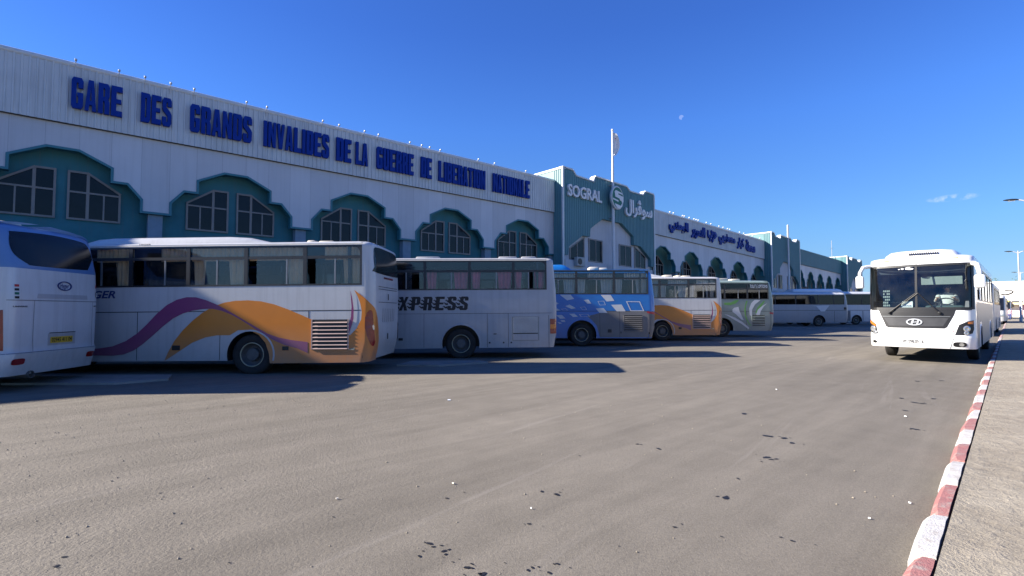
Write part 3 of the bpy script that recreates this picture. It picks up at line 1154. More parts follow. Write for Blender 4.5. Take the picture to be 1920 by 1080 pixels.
# --- round emblem
lg = MB()
LC = (32.12, 10.32)
LR = 0.86
disc = lambda x, y, h: Vector((LC[0] + x * 0.84, YT - 0.62 + h, LC[1] + y))
lg.lathe([(0.001, 0.20), (LR, 0.20), (LR + 0.05, 0.14), (LR + 0.05, 0.02), (LR, -0.02), (LR - 0.05, -0.02), (LR - 0.05, 0.0), (0.001, 0.0)], disc, 48)
emb = part(lg, "emblem_disc", 'coping', smooth=40)
gd = MB()
gd.lathe([(0.001, -0.006), (LR - 0.055, -0.006)], disc, 48)
part(gd, "emblem_ground", 'green', emb)
sc = lambda a, b: ((a - 285) / 145 * 0.84 * 0.84 + LC[0], (535 - b) / 265 * 0.84 + LC[1] + 0.0)
S_ = MB()
for lp in ([(200, 405), (240, 360), (395, 395), (420, 432), (300, 420), (296, 450), (432, 482), (432, 600), (402, 650), (378, 585), (345, 590), (332, 548), (220, 522), (213, 450)],
           [(160, 566), (300, 596), (300, 636), (163, 602)], [(205, 690), (368, 716), (386, 660), (410, 636), (404, 715), (345, 782), (285, 795), (228, 745)]):
    S_.prism([sc(*p) for p in lp], FACE, YT - 0.648, YT - 0.63)
part(S_, "emblem_letter", 'white_letter', emb)
# --- spot lamps along the parapet
for s_ in [0.22, 1.53, 2.37, 3.25, 4.1, 6.16, 7.03, 9.66, 10.5, 11.89, 12.69, 14.62, 15.39, 15.93, 16.66, 19.51, 20.83, 23.59]:
    m = MB()
    m.tube([(s_, -0.10, 10.6), (s_, -0.20, 10.98), (s_, -0.27, 11.06)], 0.018, 6)
    m.rbox((s_ - 0.04, -0.33, 11.01), (s_ + 0.04, -0.22, 11.09), 0.02, 2)
    part(m, "spotlight", 'lampwhite', smooth=40)
for s_ in [41.6, 42.2, 43.8, 44.1, 45.0, 45.9, 46.3, 46.7, 48.3, 49.2, 50.9, 51.8, 52.8, 53.3, 55.6, 56.6, 58.0, 58.8, 60.8]:
    m = MB()
    m.tube([(s_, -0.10, 10.45), (s_, -0.20, 10.82), (s_, -0.27, 10.90)], 0.018, 6)
    m.rbox((s_ - 0.055, -0.35, 10.85), (s_ + 0.055, -0.22, 10.95), 0.02, 2)
    part(m, "spotlight", 'lampwhite', smooth=40)
# --- air conditioner box under the tower window
ac = MB()
ac.rbox((27.75, YT - 0.30, 4.75), (28.65, YT + 0.01, 5.40), 0.03, 2)
ac.lathe([(0.001, 0), (0.23, 0), (0.23, 0.012), (0.001, 0.012)], lambda x, y, h: Vector((28.05 + x, YT - 0.315 + h, 5.07 + y)), 20, 1)
part(ac, "air_conditioner", ['ac', 'black'])

to_w = lambda s, y, z: bld.location + BX * s + BY * y + Vector((0, 0, drop(Vector((s, y, z))).z))
# --- flag pole (a thing of its own, standing before the tower)
fp = empty("flagpole", to_w(31.93, -1.22, 0), 0, "tall white flagpole with a limp white flag rising before the middle tower", "flagpole")
fp.rotation_euler = (0, 0, math.atan2(BX.y, BX.x))
m = MB()
m.lathe([(0.001, 0.0), (0.14, 0.0), (0.13, 6.0), (0.115, 9.0), (0.10, 12.0), (0.075, 15.6), (0.10, 15.62), (0.08, 15.72), (0.001, 15.76)], lambda x, y, h: Vector((x, y, h)), 14)
m.build("pole", 'pole_white', fp, 50)
m = MB()
NU, NV = 14, 18
vs, fs = [], []
for j in range(NV + 1):
    v = j / NV
    z = 15.5 - 1.75 * v
    wd = 0.14 + 0.58 * math.sin(math.pi * min(1, v * 0.94 + 0.04)) ** 0.7
    for i in range(NU + 1):
        u = i / NU
        vs.append((0.07 + wd * u, -0.02 + 0.14 * math.sin(u * 11 + v * 2.0) * (0.35 + u * 0.6), z - 0.10 * u + 0.03 * math.sin(u * 9)))
for j in range(NV):
    for i in range(NU):
        fs.append((j * (NU + 1) + i, j * (NU + 1) + i + 1, (j + 1) * (NU + 1) + i + 1, (j + 1) * (NU + 1) + i))
mi = [1 if (0.25 < (k % NU) / NU < 0.6 and 0.22 < (k // NU) / NV < 0.42 and (k % 5 == 0)) else 0 for k in range(len(fs))]
m.add(vs, fs)
m.m = mi
m.build("flag", ['flag', 'flag_red'], fp, 70, recalc=False)
m = MB()
m.box((-0.12, -0.05, 8.75), (0.12, 1.20, 8.81))
m.box((-0.12, -0.05, 11.30), (0.12, 1.20, 11.36))
m.build("bracket", 'steel', fp)
# short pole before the second tower, aerial on the third
sp = empty("flagpole", to_w(66.6, -1.2, 0), 0, "shorter bare white pole rising before the second teal tower", "flagpole")
m = MB()
m.lathe([(0.001, 0.0), (0.13, 0.0), (0.115, 8.0), (0.10, 13.1), (0.11, 13.12), (0.001, 13.2)], lambda x, y, h: Vector((x, y, h)), 12)
m.build("pole", 'pole_white', sp, 50)
ae = empty("aerial", to_w(90.0, 1.0, 9.9), 0, "thin radio mast on the roof beside the farthest teal tower", "aerial")
m = MB()
m.tube([(0, 0, 0), (0, 0, 4.4)], 0.035, 6)
m.tube([(-0.3, 0, 3.2), (0.3, 0, 3.2)], 0.02, 6)
m.build("mast", 'steel', ae)


# ------------------------------------------------------------------ buses
def wheel(parent, x, y, side, Rw=0.495, wd=0.29):
    """tyre with a dished rim; side +1 shows its face to +y"""
    fn = lambda a, b, h: Vector((x + a, y + side * h, Rw + b))
    t = MB()
    t.lathe([(0.29, -wd), (0.40, -wd), (0.47, -wd + 0.03), (Rw, -wd + 0.07), (Rw, -0.05), (Rw - 0.012, -0.03), (0.46, -0.008), (0.42, 0.0), (0.36, -0.004), (0.315, -0.02), (0.29, -0.03)], fn, 40)
    for k in range(4):
        t.lathe([(Rw + 0.002, -0.08 - k * 0.045), (Rw + 0.002, -0.095 - k * 0.045)], fn, 40)
    w = t.build("wheel", 'rubber', parent, 45)
    r = MB()
    r.lathe([(0.30, -0.028), (0.285, -0.015), (0.272, -0.03)], fn, 32, 1)
    r.lathe([(0.272, -0.03), (0.255, -0.10), (0.20, -0.145), (0.155, -0.15), (0.15, -0.06), (0.135, -0.045), (0.001, -0.04)], fn, 32, 0)
    for k in range(10):
        a = 2 * math.pi * k / 10
        cx, cz = 0.178 * math.cos(a), 0.178 * math.sin(a)
        r.lathe([(0.014, -0.15), (0.014, -0.118), (0.001, -0.115)], lambda p, q, h: fn(p + cx, q + cz, h), 6, 0)
    r.build("rim", ['rim', 'rim_edge'], w, 40)
    return w


def curtain(parent, x0, x1, z0, z1, y, m, amp=0.022, freq=55, name="curtain", lean=0.0):
    c = MB()
    n = max(6, int((x1 - x0) * 42))
    vs, fs = [], []
    ph = random.uniform(0, 6)
    for i in range(n + 1):
        x = x0 + (x1 - x0) * i / n
        a = amp * (math.sin(freq * x + ph) + 0.5 * math.sin(freq * 0.53 * x + 2 * ph))
        vs += [(x + lean * (0.5 - i / n), y + a * 1.2, z0), (x, y + a * 0.8, z1)]
    for i in range(n):
        fs.append((2 * i, 2 * i + 2, 2 * i + 3, 2 * i + 1))
    c.add(vs, fs)
    return c, m


class Bus:
    """x from the tail forwards, y to the bus's left, z up"""

    def __init__(s, name, label, loc, rz, L=12.0, W=2.5, z0=0.36, zr=3.30, zw0=2.16, zw1=3.14, zbar=2.84, wx0=0.40, wx1=11.2,
                 rear=((0.36, 0.14), (0.8, 0.02), (1.6, 0.0), (2.2, 0.03), (2.9, 0.13), (3.1, 0.2)), front=((0.36, 0.06), (0.9, 0.0), (1.6, 0.03), (3.1, 0.40)),
                 rr=0.28, rf=0.35, bulge=0.10, rbulge=0.03, wheels=(3.2, 9.2), paint='paint_white', top=None, ztop=9.0, category="bus", group=None, pitch=0.0,
                 rear_glass=None, front_glass=None, inner='interior', arch=0.57, full=True):
        s.L, s.W, s.hw = L, W, W / 2
        s.z0, s.zr, s.zw0, s.zw1, s.zbar = z0, zr, zw0, zw1, zbar
        s.wx0, s.wx1 = wx0, wx1
        s.rear_p, s.front_p = rear, front
        s.rr, s.rf, s.bulge, s.rbulge = rr, rf, bulge, rbulge
        s.root = empty(name, loc, rz, label, category, group)
        s.root.rotation_euler = (0, pitch, rz)
        s.wheels, s.arch = wheels, arch
        s.mats = [paint, 'black', inner] + ([top] if top else [])
        s.top, s.ztop = top, ztop
        s.mb = MB()
        s.rear_glass, s.front_glass = rear_glass, front_glass
        s.hull()
        for x in wheels:
            for sd in (1, -1):
                wheel(s.root, x, sd * (s.hw - 0.06), sd)
        s.decals = {}

    @staticmethod
    def ip(pl, z):
        if z <= pl[0][0]:
            return pl[0][1]
        for (a, b), (c, d) in zip(pl, pl[1:]):
            if z <= c:
                return b + (d - b) * (z - a) / (c - a)
        return pl[-1][1]

    def xr(s, z):
        return s.ip(s.rear_p, z)

    def xf(s, z):
        return s.L - s.ip(s.front_p, z)

    def end_x(s, y, z, front, hw=None, xs=None):
        """x of the tail or nose surface at (y, z)"""
        hw = hw or s.hw
        r = s.rf if front else s.rr
        b = s.bulge if front else s.rbulge
        q = min(abs(y), hw)
        c = 0.0
        if q > hw - r:
            d = min(q - (hw - r), r)
            c = r - math.sqrt(max(r * r - d * d, 0))
        d = b * (q / hw) ** 2 + c
        return (s.xf(z) - d) if front else (s.xr(z) + d)

    def outline(s, z, hw, dx=0.0):
        P = []
        tags = []
        r, f = s.rr, s.rf

        def ys(r):
            a = [hw - r + r * math.sin(math.pi / 2 * k / 7) for k in range(7, 0, -1)]
            b = [(hw - r) * (1 - k / 4) for k in range(0, 9)]
            return a + b + [-q for q in a[::-1]]
        SX = s.SX
        for x in SX:
            P.append((x, hw))
            tags.append('L')
        for y in ys(f):
            P.append((s.end_x(y, z, True, hw) - dx, y))
            tags.append('F')
        for x in SX[::-1]:
            P.append((x, -hw))
            tags.append('R')
        for y in [-q for q in ys(r)]:
            P.append((s.end_x(y, z, False, hw) + dx, y))
            tags.append('B')
        return P, tags

    def hull(s):
        hw = s.hw
        xa = s.rr + s.rbulge + 0.30
        xb = s.L - s.rf - s.bulge - 0.45
        s.SX = sorted(set([max(xa, 0.02), s.wx0, s.wx1, xb]))
        if s.wx0 < xa:
            s.SX = sorted(set([s.wx0, s.wx1, xb]))
        if s.wx1 > xb:
            s.SX = [q for q in s.SX if q <= s.wx1]
        za = 1.22
        zs = [s.z0, 0.75, za, 1.55, 1.9, s.zw0, 2.5, 2.8, s.zw1]
        if s.front_glass:
            zs += list(s.front_glass)
        if s.rear_glass:
            zs += list(s.rear_glass[:2])
        if s.top:
            zs.append(s.ztop)
        zs += [p[0] for p in s.front_p] + [p[0] for p in s.rear_p]
        zs = [z for z in zs if z >= s.z0]
        zs = sorted(set(round(z, 3) for z in zs if z <= s.zr - 0.14))
        rings = [(z, hw, 0.0) for z in zs]
        h = s.zr - zs[-1]
        for k in range(1, 7):
            a = math.pi / 2 * k / 6
            ins = 0.32 * (1 - math.cos(a))
            rings.append((zs[-1] + h * 0.72 * math.sin(a), hw - ins, ins * 0.9))
        rings.append((s.zr - 0.03, hw * 0.55, 0.55))
        rings.append((s.zr, hw * 0.12, 1.2))
        mb = s.mb
        V = []
        for z, w, dx in rings:
            P, tags = s.outline(min(z, 9), w, dx)
            V.append([(x, y, z) for x, y in P])
        n = len(tags)
        o = len(mb.v)
        for ring in V:
            mb.v += ring
        s.glass_faces = {'front': [], 'rear': []}
        for i in range(len(rings) - 1):
            z0_, z1_ = rings[i][0], rings[i + 1][0]
            zm = (z0_ + z1_) / 2
            for k in range(n):
                k2 = (k + 1) % n
                t, t2 = tags[k], tags[k2]
                q = (o + i * n + k, o + i * n + k2, o + (i + 1) * n + k2, o + (i + 1) * n + k)
                pa, pb = V[i][k], V[i][k2]
                xm = (pa[0] + pb[0]) / 2
                ym = (pa[1] + pb[1]) / 2
                side = t in 'LR' and t2 in 'LR' and t == t2
                if side and zm < za:
                    continue
                if side and s.zw0 < zm < s.zw1 and s.wx0 - 0.001 < xm < s.wx1 + 0.001 and rings[i][1] == hw:
                    continue
                if s.front_glass and s.front_glass[0] < zm < s.front_glass[1] and t in 'FL' and (t2 in 'FR') and abs(ym) < hw - 0.035:
                    s.glass_faces['front'].append([V[i][k], V[i][k2], V[i + 1][k2], V[i + 1][k]])
                    continue
                mi = 3 if (s.top and zm > s.ztop) else 0
                mb.f.append(q)
                mb.m.append(mi)
        mb.f.append(tuple(o + (len(rings) - 1) * n + k for k in range(n)))
        mb.m.append(3 if s.top else 0)
        # flanks with real wheel openings
        x0, x1 = s.SX[0], s.SX[-1]
        for sd in (1, -1):
            pts = [(x0, s.z0)]
            for wx in s.wheels:
                a0 = math.asin(max(-1, min(1, (s.z0 - 0.50) / s.arch)))
                for k in range(0, 19):
                    a = math.pi - a0 - (math.pi - 2 * a0) * k / 18
                    pts.append((wx + s.arch * math.cos(a), 0.50 + s.arch * math.sin(a)))
            pts += [(x1, s.z0), (x1, za)] + [(q, za) for q in s.SX[-2:0:-1]] + [(x0, za)]
            mb.add([(a, sd * hw, b) for a, b in pts], [tuple(range(len(pts)))], 0)
            for wx in s.wheels:                         # wheel wells and their lips
                vs, fs = [], []
                for k in range(0, 19):
                    a = math.pi - a0 - (math.pi - 2 * a0) * k / 18
                    c, q = wx + s.arch * math.cos(a), 0.50 + s.arch * math.sin(a)
                    vs += [(c, sd * (hw - 0.001), q), (c, sd * (hw - 0.5), q)]
                for k in range(18):
                    fs.append((2 * k, 2 * k + 2, 2 * k + 3, 2 * k + 1))
                mb.add(vs, fs, 1)
                lip = []
                for rad, yy in ((s.arch, 0.0), (s.arch, 0.012), (s.arch + 0.035, 0.012), (s.arch + 0.045, 0.0)):
                    lip.append([(wx + rad * math.cos(math.pi - a0 - (math.pi - 2 * a0) * k / 18), sd * (hw + yy), 0.50 + rad * math.sin(math.pi - a0 - (math.pi - 2 * a0) * k / 18)) for k in range(19)])
                vs = [p for row in lip for p in row]
                fs = [(r * 19 + k, r * 19 + k + 1, (r + 1) * 19 + k + 1, (r + 1) * 19 + k) for r in range(3) for k in range(18)]
                mb.add(vs, fs, 0)
        # floor, chassis and dark lining
        mb.box((0.5, -hw + 0.03, 1.24), (s.L - 0.8, hw - 0.03, 1.30), 2)
        mb.box((0.35, -0.72, s.z0 + 0.02), (s.L - 0.6, 0.72, 1.2), 1)
        for wx in s.wheels:
            mb.tube([(wx, -0.9, 0.5), (wx, 0.9, 0.5)], 0.09, 8, 1)
        mb.box((0.62, -hw + 0.05, 1.31), (0.68, hw - 0.05, s.zw1 - 0.0), 2)
        mb.box((0.70, -hw + 0.05, s.zw1 + 0.0), (s.L - 0.95, hw - 0.05, s.zw1 + 0.03), 2)
        for sd in (1, -1):
            mb.box((0.70, min(sd * (hw - 0.03), sd * (hw - 0.06)), 1.31), (s.L - 0.95, max(sd * (hw - 0.03), sd * (hw - 0.06)), s.zw0 - 0.01), 2)
        # gutter along the roof edge
        for sd in (1, -1):
            mb.box((s.SX[0], min(sd * hw, sd * (hw + 0.02)), s.zw1 + 0.03), (s.SX[-1], max(sd * hw, sd * (hw + 0.02)), s.zw1 + 0.05), 0)

    # --- surfaces for things laid on the body
    def side(s, x, z, off):
        r = s.rr
        sh = s.xr(z) + s.rbulge
        lim = r + sh
        if x >= lim:
            return (x, s.hw + off, z)
        a = (lim - x) / r
        if a < math.pi / 2:
            y = s.hw - r + r * math.cos(a)
            return (s.end_x(y, z, False) - off * math.sin(a), y + off * math.cos(a), z)
        e = (a - math.pi / 2) * r
        y = s.hw - r - e
        return (s.end_x(y, z, False) - off, y, z)

    def tail(s, y, z, off):
        e = 0.004
        x = s.end_x(y, z, False)
        dy = (s.end_x(y + e, z, False) - s.end_x(y - e, z, False)) / (2 * e)
        dz = (s.xr(z + e) - s.xr(z - e)) / (2 * e)
        n = Vector((-1, dy, dz)).normalized()
        return Vector((x, y, z)) + n * off

    def nose(s, y, z, off):
        e = 0.004
        x = s.end_x(y, z, True)
        dy = (s.end_x(y + e, z, True) - s.end_x(y - e, z, True)) / (2 * e)
        dz = (s.xf(z + e) - s.xf(z - e)) / (2 * e)
        n = Vector((1, -dy, -dz)).normalized()
        return Vector((x, y, z)) + n * off

    def lay(s, name, polys, surf, m, off=0.004, cell=0.16, smooth=50, parent=None, rounds=6):
        mb = MB()
        for p in polys:
            mb.add(*drape(p, surf, off, cell, rounds))
        return mb.build(name, m, parent or s.root, smooth, recalc=False)

    def seam_h(s, x0, x1, z, w=0.012, sd=1, mi=1):
        a, b = sorted((sd * s.hw, sd * (s.hw + 0.003)))
        s.mb.box((x0, a, z - w / 2), (x1, b, z + w / 2), mi)

    def seam_v(s, x, z0, z1, w=0.012, sd=1, mi=1):
        a, b = sorted((sd * s.hw, sd * (s.hw + 0.0035)))
        s.mb.box((x - w / 2, a, z0), (x + w / 2, b, z1), mi)

    def windows(s, pillars, divs=None, gaps=(), glassm='glass', curt='cream', corner=True, valance=True, drapes=True, bar=True):
        """left-hand windows one by one; the right-hand ones as plain panes"""
        ed = [s.wx0] + list(pillars) + [s.wx1]
        for i in range(len(ed) - 1):
            a, b = ed[i], ed[i + 1]
            pw = 0.045
            f = MB()
            y0, y1 = s.hw - 0.03, s.hw + 0.006
            f.box((a, y0, s.zw0), (a + pw, y1, s.zw1))
            f.box((b - pw, y0, s.zw0), (b, y1, s.zw1))
            f.box((a + pw, y0, s.zw0), (b - pw, y1, s.zw0 + 0.04))
            f.box((a + pw, y0, s.zw1 - 0.04), (b - pw, y1, s.zw1))
            if bar:
                f.box((a + pw, y0 + 0.004, s.zbar - 0.035), (b - pw, y1 - 0.002, s.zbar + 0.035))
                dv = (divs[i] if divs and i < len(divs) else [(a + b) / 2])
                for d in dv:
                    f.box((d - 0.018, y0 + 0.006, s.zw0 + 0.04), (d + 0.018, y1 - 0.004, s.zbar - 0.035), 1)
            if corner and i == 0:
                q = 0.16
                pts = [(a + pw, s.zw1 - 0.04)] + [(a + pw + q - q * math.cos(t), s.zw1 - 0.04 - q + q * math.sin(t)) for t in [math.pi / 2 * (1 - k / 6) for k in range(7)]]
                f.prism(pts, FACE, y0 + 0.002, y1 - 0.001)
            w = f.build("window", ['frame', 'alu'], s.root)
            p = MB()
            yy = s.hw - 0.012
            segs = [(a + pw, b - pw)]
            zt = s.zbar if bar else s.zw1 - 0.02
            for g0, g1 in gaps:
                if g0 > a and g1 < b:
                    segs = [(a + pw, g0), (g1, b - pw)]
            for u, v in segs:
                p.box((u, yy - 0.003, s.zw0 + 0.02), (v, yy, zt))
            if bar:
                p.box((a + pw, yy - 0.003, s.zbar + 0.003), (b - pw, yy, s.zw1 - 0.02))
            p.build("pane", glassm, w)
            if curt:
                yc = s.hw - 0.13
                if valance:
                    c, m = curtain(w, a + 0.04, a + 0.04 + (b - a - 0.08) * random.choice((0.55, 0.7, 1.0)), s.zbar - 0.06, s.zw1 - 0.03, yc, curt, 0.024, 60)
                    c.build("curtain", m, w, 60, recalc=False)
                if drapes:
                    for d0, d1 in ((a + 0.05, a + 0.05 + 0.32 * (b - a)), (b - 0.05 - 0.22 * (b - a), b - 0.05)):
                        hit = any(g0 < d1 and g1 > d0 for g0, g1 in gaps)
                        if hit:
                            continue
                        c, m = curtain(w, d0, d1, s.zw0 + 0.03, s.zbar - 0.02, yc - 0.02, curt, 0.026, 48, lean=0.08)
                        c.build("curtain", m, w, 60, recalc=False)
        r = MB()
        for i in range(len(ed) - 1):
            a, b = ed[i], ed[i + 1]
            r.box((a, -s.hw - 0.006, s.zw0), (a + 0.045, -s.hw + 0.03, s.zw1))
            r.box((b - 0.045, -s.hw - 0.006, s.zw0), (b, -s.hw + 0.03, s.zw1))
            r.box((a + 0.045, -s.hw + 0.010, s.zw0), (b - 0.045, -s.hw + 0.013, s.zw1), 1)
        r.build("window_row", ['frame', 'glass_dark'], s.root)

    def louvre(s, x0, x1, z0, z1, n=7, m='paledecal', name="engine_grille", back='black'):
        b = MB()
        b.box((x0, s.hw - 0.002, z0), (x1, s.hw + 0.014, z1), 1)
        h = (z1 - z0) / n
        for k in range(n):
            za = z0 + h * k
            b.add([(x0 + .01, s.hw + 0.006, za + h * 0.50), (x1 - .01, s.hw + 0.006, za + h * 0.50), (x1 - .01, s.hw + 0.032, za + h * 0.10), (x0 + .01, s.hw + 0.032, za + h * 0.10),
                   (x0 + .01, s.hw + 0.006, za + h * 0.38), (x1 - .01, s.hw + 0.006, za + h * 0.38), (x1 - .01, s.hw + 0.030, za + h * 0.02), (x0 + .01, s.hw + 0.030, za + h * 0.02)],
                  [(0, 1, 2, 3), (7, 6, 5, 4), (0, 3, 7, 4), (1, 5, 6, 2), (3, 2, 6, 7), (0, 4, 5, 1)], 0)
        b.box((x0 - 0.03, s.hw - 0.001, z0), (x0, s.hw + 0.02, z1), 0)
        b.box((x1, s.hw - 0.001, z0), (x1 + 0.03, s.hw + 0.02, z1), 0)
        return b.build(name, [m, back], s.root)

    def hatch(s, x0, x1, hw=0.45, h=0.10, m='hatch', y=0.0):
        b = MB()
        b.rbox((x0, y - hw, s.zr - 0.04), (x1, y + hw, s.zr + h), 0.035, 2)
        return b.build("roof_hatch", m, s.root, 40)

    def pod(s, x0, x1, hw, h, m, name="air_conditioner", slope=0.35):
        """streamlined roof unit"""
        b = MB()
        vs, fs = [], []
        sec = [(-1, 0), (-0.97, 0.45), (-0.86, 0.8), (-0.6, 0.97), (0, 1.0), (0.6, 0.97), (0.86, 0.8), (0.97, 0.45), (1, 0)]
        st = [(x0, 0.03), (x0 + slope * 0.35, 0.42), (x0 + slope * 0.8, 0.85), (x0 + slope * 1.4, 1.0), (x1 - slope * 0.9, 1.0), (x1 - slope * 0.4, 0.85), (x1 - 0.05, 0.42), (x1, 0.03)]
        for x, k in st:
            for a, c in sec:
                vs.append((x, a * hw * (0.9 + 0.1 * k), s.zr - 0.05 + (h + 0.05) * c * k))
        n = len(sec)
        for i in range(len(st) - 1):
            for k in range(n - 1):
                fs.append((i * n + k, i * n + k + 1, (i + 1) * n + k + 1, (i + 1) * n + k))
        fs += [tuple(range(n)), tuple(range((len(st) - 1) * n, len(st) * n))]
        b.add(vs, fs)
        return b.build(name, m, s.root, 45)

    def text(s, body, x_hi, x_lo, z0, z1, m, offset=0.0, shear=0.0, name="lettering", off=0.006, surf='side'):
        """reads along the left flank (towards the tail), or across nose / tail"""
        vs, fs = text_mesh(body, 0.0, offset, shear)
        b = MB()
        if surf == 'side':
            vs = fit(vs, -x_hi, -x_lo, z0, z1)
            b.add([s.side(-v.x, v.y, off) for v in vs], fs)
        elif surf == 'tail':
            vs = fit(vs, -x_hi, -x_lo, z0, z1)
            b.add([s.tail(-v.x, v.y, off) for v in vs], fs)
        else:
            vs = fit(vs, x_hi, x_lo, z0, z1)
            b.add([s.nose(v.x, v.y, off) for v in vs], fs)
        return b.build(name, m, s.root, recalc=False)

    def done(s, simple_front=True):
        s.mb.build("body", s.mats, s.root, 38)
        if s.glass_faces['front']:
            idx, vs, fs = {}, [], []
            for f in s.glass_faces['front']:
                q = []
                for p in f:
                    k = tuple(round(c, 4) for c in p)
                    if k not in idx:
                        idx[k] = len(vs)
                        vs.append(p)
                    q.append(idx[k])
                fs.append(tuple(q))
            b = MB()
            b.add(vs, fs)
            s.ws = b.build("windscreen", 'windscreen', s.root)
            s.ws.data.polygons.foreach_set("use_smooth", [True] * len(fs))
        if simple_front:
            s.lay("windscreen", [[(-1.12, 1.55), (1.12, 1.55), (1.12, 2.95), (-1.12, 2.95)]], s.nose, 'glass_dark', 0.006)
            for sd in (-1, 1):
                s.lay("headlight", [[(sd * 0.72, 0.80), (sd * 1.12, 0.85), (sd * 1.12, 1.12), (sd * 0.8, 1.02)]], s.nose, 'clear_lens', 0.006)


PARK = math.pi           # nose to the left of the picture
BUSGROUP = "buses parked nose-in along the terminal"


def park(xr, yn, W=2.5):
    return (xr, yn + W / 2, 0)


# ---------- bus 1: white and blue-grey, seen from behind
b1 = Bus("bus", "white bus seen from behind, blue-grey roof, wide dark rear window, yellow plate", park(-9.40, 9.46), PARK + R(5.0), zr=3.32, zw0=2.1, zw1=3.0, paint='paint_white', top='paint_roofblue', ztop=2.36,
         rear=((0.30, 0.10), (0.72, 0.0), (0.78, 0.03), (1.8, 0.02), (2.4, 0.06), (3.0, 0.20), (3.2, 0.30)), rr=0.26, rbulge=0.05, z0=0.31, group=BUSGROUP, wheels=(3.3, 9.3))
b1.windows([2.3, 4.2, 6.1, 8.0, 9.8], bar=False, curt=None, glassm='glass_dark')
b1.lay("rear_window", [smooth_path([(1.02, 3.02), (0.9, 3.07), (0.0, 3.12), (-0.80, 3.09), (-0.97, 3.0), (-1.05, 2.76), (-0.99, 2.66), (-0.83, 2.48), (-0.74, 2.45), (0.0, 2.43), (0.68, 2.43), (0.78, 2.46), (1.0, 2.60), (1.06, 2.78)], 4)], b1.tail, 'bld_glass', 0.006, 0.12)
em = MB()                                            # oval badge
for sc_, th in ((1.0, 0.022),):
    ring = [(0.19 * math.cos(2 * math.pi * k / 40) - 0.085, 0.098 * math.sin(2 * math.pi * k / 40) + 2.06) for k in range(40)]
    for k in range(40):
        a, b = ring[k], ring[(k + 1) % 40]
        c = [(-0.085 + (q[0] + 0.085) * 0.86, 2.06 + (q[1] - 2.06) * 0.80) for q in (b, a)]
        em.prism([a, b, c[0], c[1]], lambda p, q, t: b1.tail(p, q, t), 0.002, 0.018)
em.build("badge", 'blue_ink', b1.root)
b1.text("Hyger", 0.04, -0.21, 1.985, 2.115, 'blue_ink', 0.01, 0.3, "badge_script", 0.008, 'tail')
# recess strip, tailgate seams
mbx = MB()
for z, y0, y1, m_ in ((1.745, 1.16, -1.18, 0), (0.735, 1.20, -1.22, 0)):
    mbx.add(*drape([(y0, z - 0.008), (y1, z - 0.008), (y1, z + 0.008), (y0, z + 0.008)], b1.tail, 0.004, 0.1))
for y in (0.66, -0.93):
    mbx.add(*drape([(y, 0.75), (y - 0.010, 0.75), (y - 0.010, 1.74), (y, 1.74)], b1.tail, 0.004, 0.3))
mbx.build("tailgate_seams", 'alu', b1.root, recalc=False)
b1.lay("handle_strip", [[(0.60, 1.79), (-0.76, 1.79), (-0.74, 1.88), (0.58, 1.88)]], b1.tail, 'paint_dirty', 0.004)
pl = MB()
pl.prism([(0.30, 0.84), (-0.42, 0.84), (-0.42, 1.08), (0.30, 1.08)], lambda p, q, t: b1.tail(p, q, t), 0.001, 0.006)
pl.build("plate_recess", 'paint_dirty', b1.root)
b1.lay("number_plate", [[(0.25, 0.885), (-0.34, 0.885), (-0.34, 1.01), (0.25, 1.01)]], b1.tail, 'plate_yellow', 0.012)
b1.text("02945 411 04", 0.22, -0.31, 0.905, 0.99, 'ink', 0.014, 0, "plate_number", 0.016, 'tail')
b1.lay("plate_light_bar", [[(0.28, 1.085), (-0.42, 1.085), (-0.42, 1.10), (0.28, 1.10)]], b1.tail, 'ink', 0.01)
for sd in (1, -1):
    b1.lay("tail_light", [[(sd * 1.165, 0.80), (sd * 1.249, 0.80), (sd * 1.249, 1.56), (sd * 1.185, 1.56)]], b1.tail, 'red_lens', 0.008, 0.06)
    b1.lay("reflector", [smooth_path([(sd * 0.93 - 0.13, 0.57), (sd * 0.93 - 0.10, 0.63), (sd * 0.93 + 0.10, 0.63), (sd * 0.93 + 0.13, 0.57), (sd * 0.93 + 0.10, 0.52), (sd * 0.93 - 0.10, 0.52)], 4)], b1.tail, 'red_lens', 0.007)
b1.lay("speed_sticker", [[(-1.07 + 0.035 * math.cos(k * 0.52), 2.09 + 0.045 * math.sin(k * 0.52)) for k in range(12)]], b1.tail, 'red_ink', 0.005)
b1.lay("speed_sticker", [[(-1.07 + 0.05 * math.cos(k * 0.39), 1.90 + 0.065 * math.sin(k * 0.39)) for k in range(16)]], b1.tail, 'ink', 0.005)
b1.lay("speed_sticker_face", [[(-1.07 + 0.04 * math.cos(k * 0.39), 1.90 + 0.052 * math.sin(k * 0.39)) for k in range(16)]], b1.tail, 'white_ink', 0.008)
b1.text("10", -1.05, -1.09, 1.875, 1.925, 'ink', 0.01, 0, "speed_number", 0.011, 'tail')
b1.text("UNIVERSE", 1.08, 0.80, 1.61, 1.64, 'ink', 0.02, 0, "model_lettering", 0.005, 'tail')
b1.text("LIMITED", -0.96, -1.10, 1.63, 1.66, 'ink', 0.02, 0, "model_lettering", 0.005, 'tail')
for k in range(4):
    b1.lay("side_sticker", [[(1.06, 2.0 - k * 0.075), (0.98, 2.0 - k * 0.075), (0.98, 2.045 - k * 0.075), (1.06, 2.045 - k * 0.075)]], b1.tail, ('red_ink', 'ink', 'green', 'ink')[k], 0.005)
mb = MB()
mb.lathe([(0.06, 0.0), (0.075, 0.0), (0.075, 0.25), (0.06, 0.25)], lambda x, y, h: Vector((0.06 + h, 0.62 + x, 0.30 + y)), 14, close=True)
mb.build("exhaust_pipe", 'rim', b1.root, 40)
b1.hatch(1.2, 2.0)
b1.done()

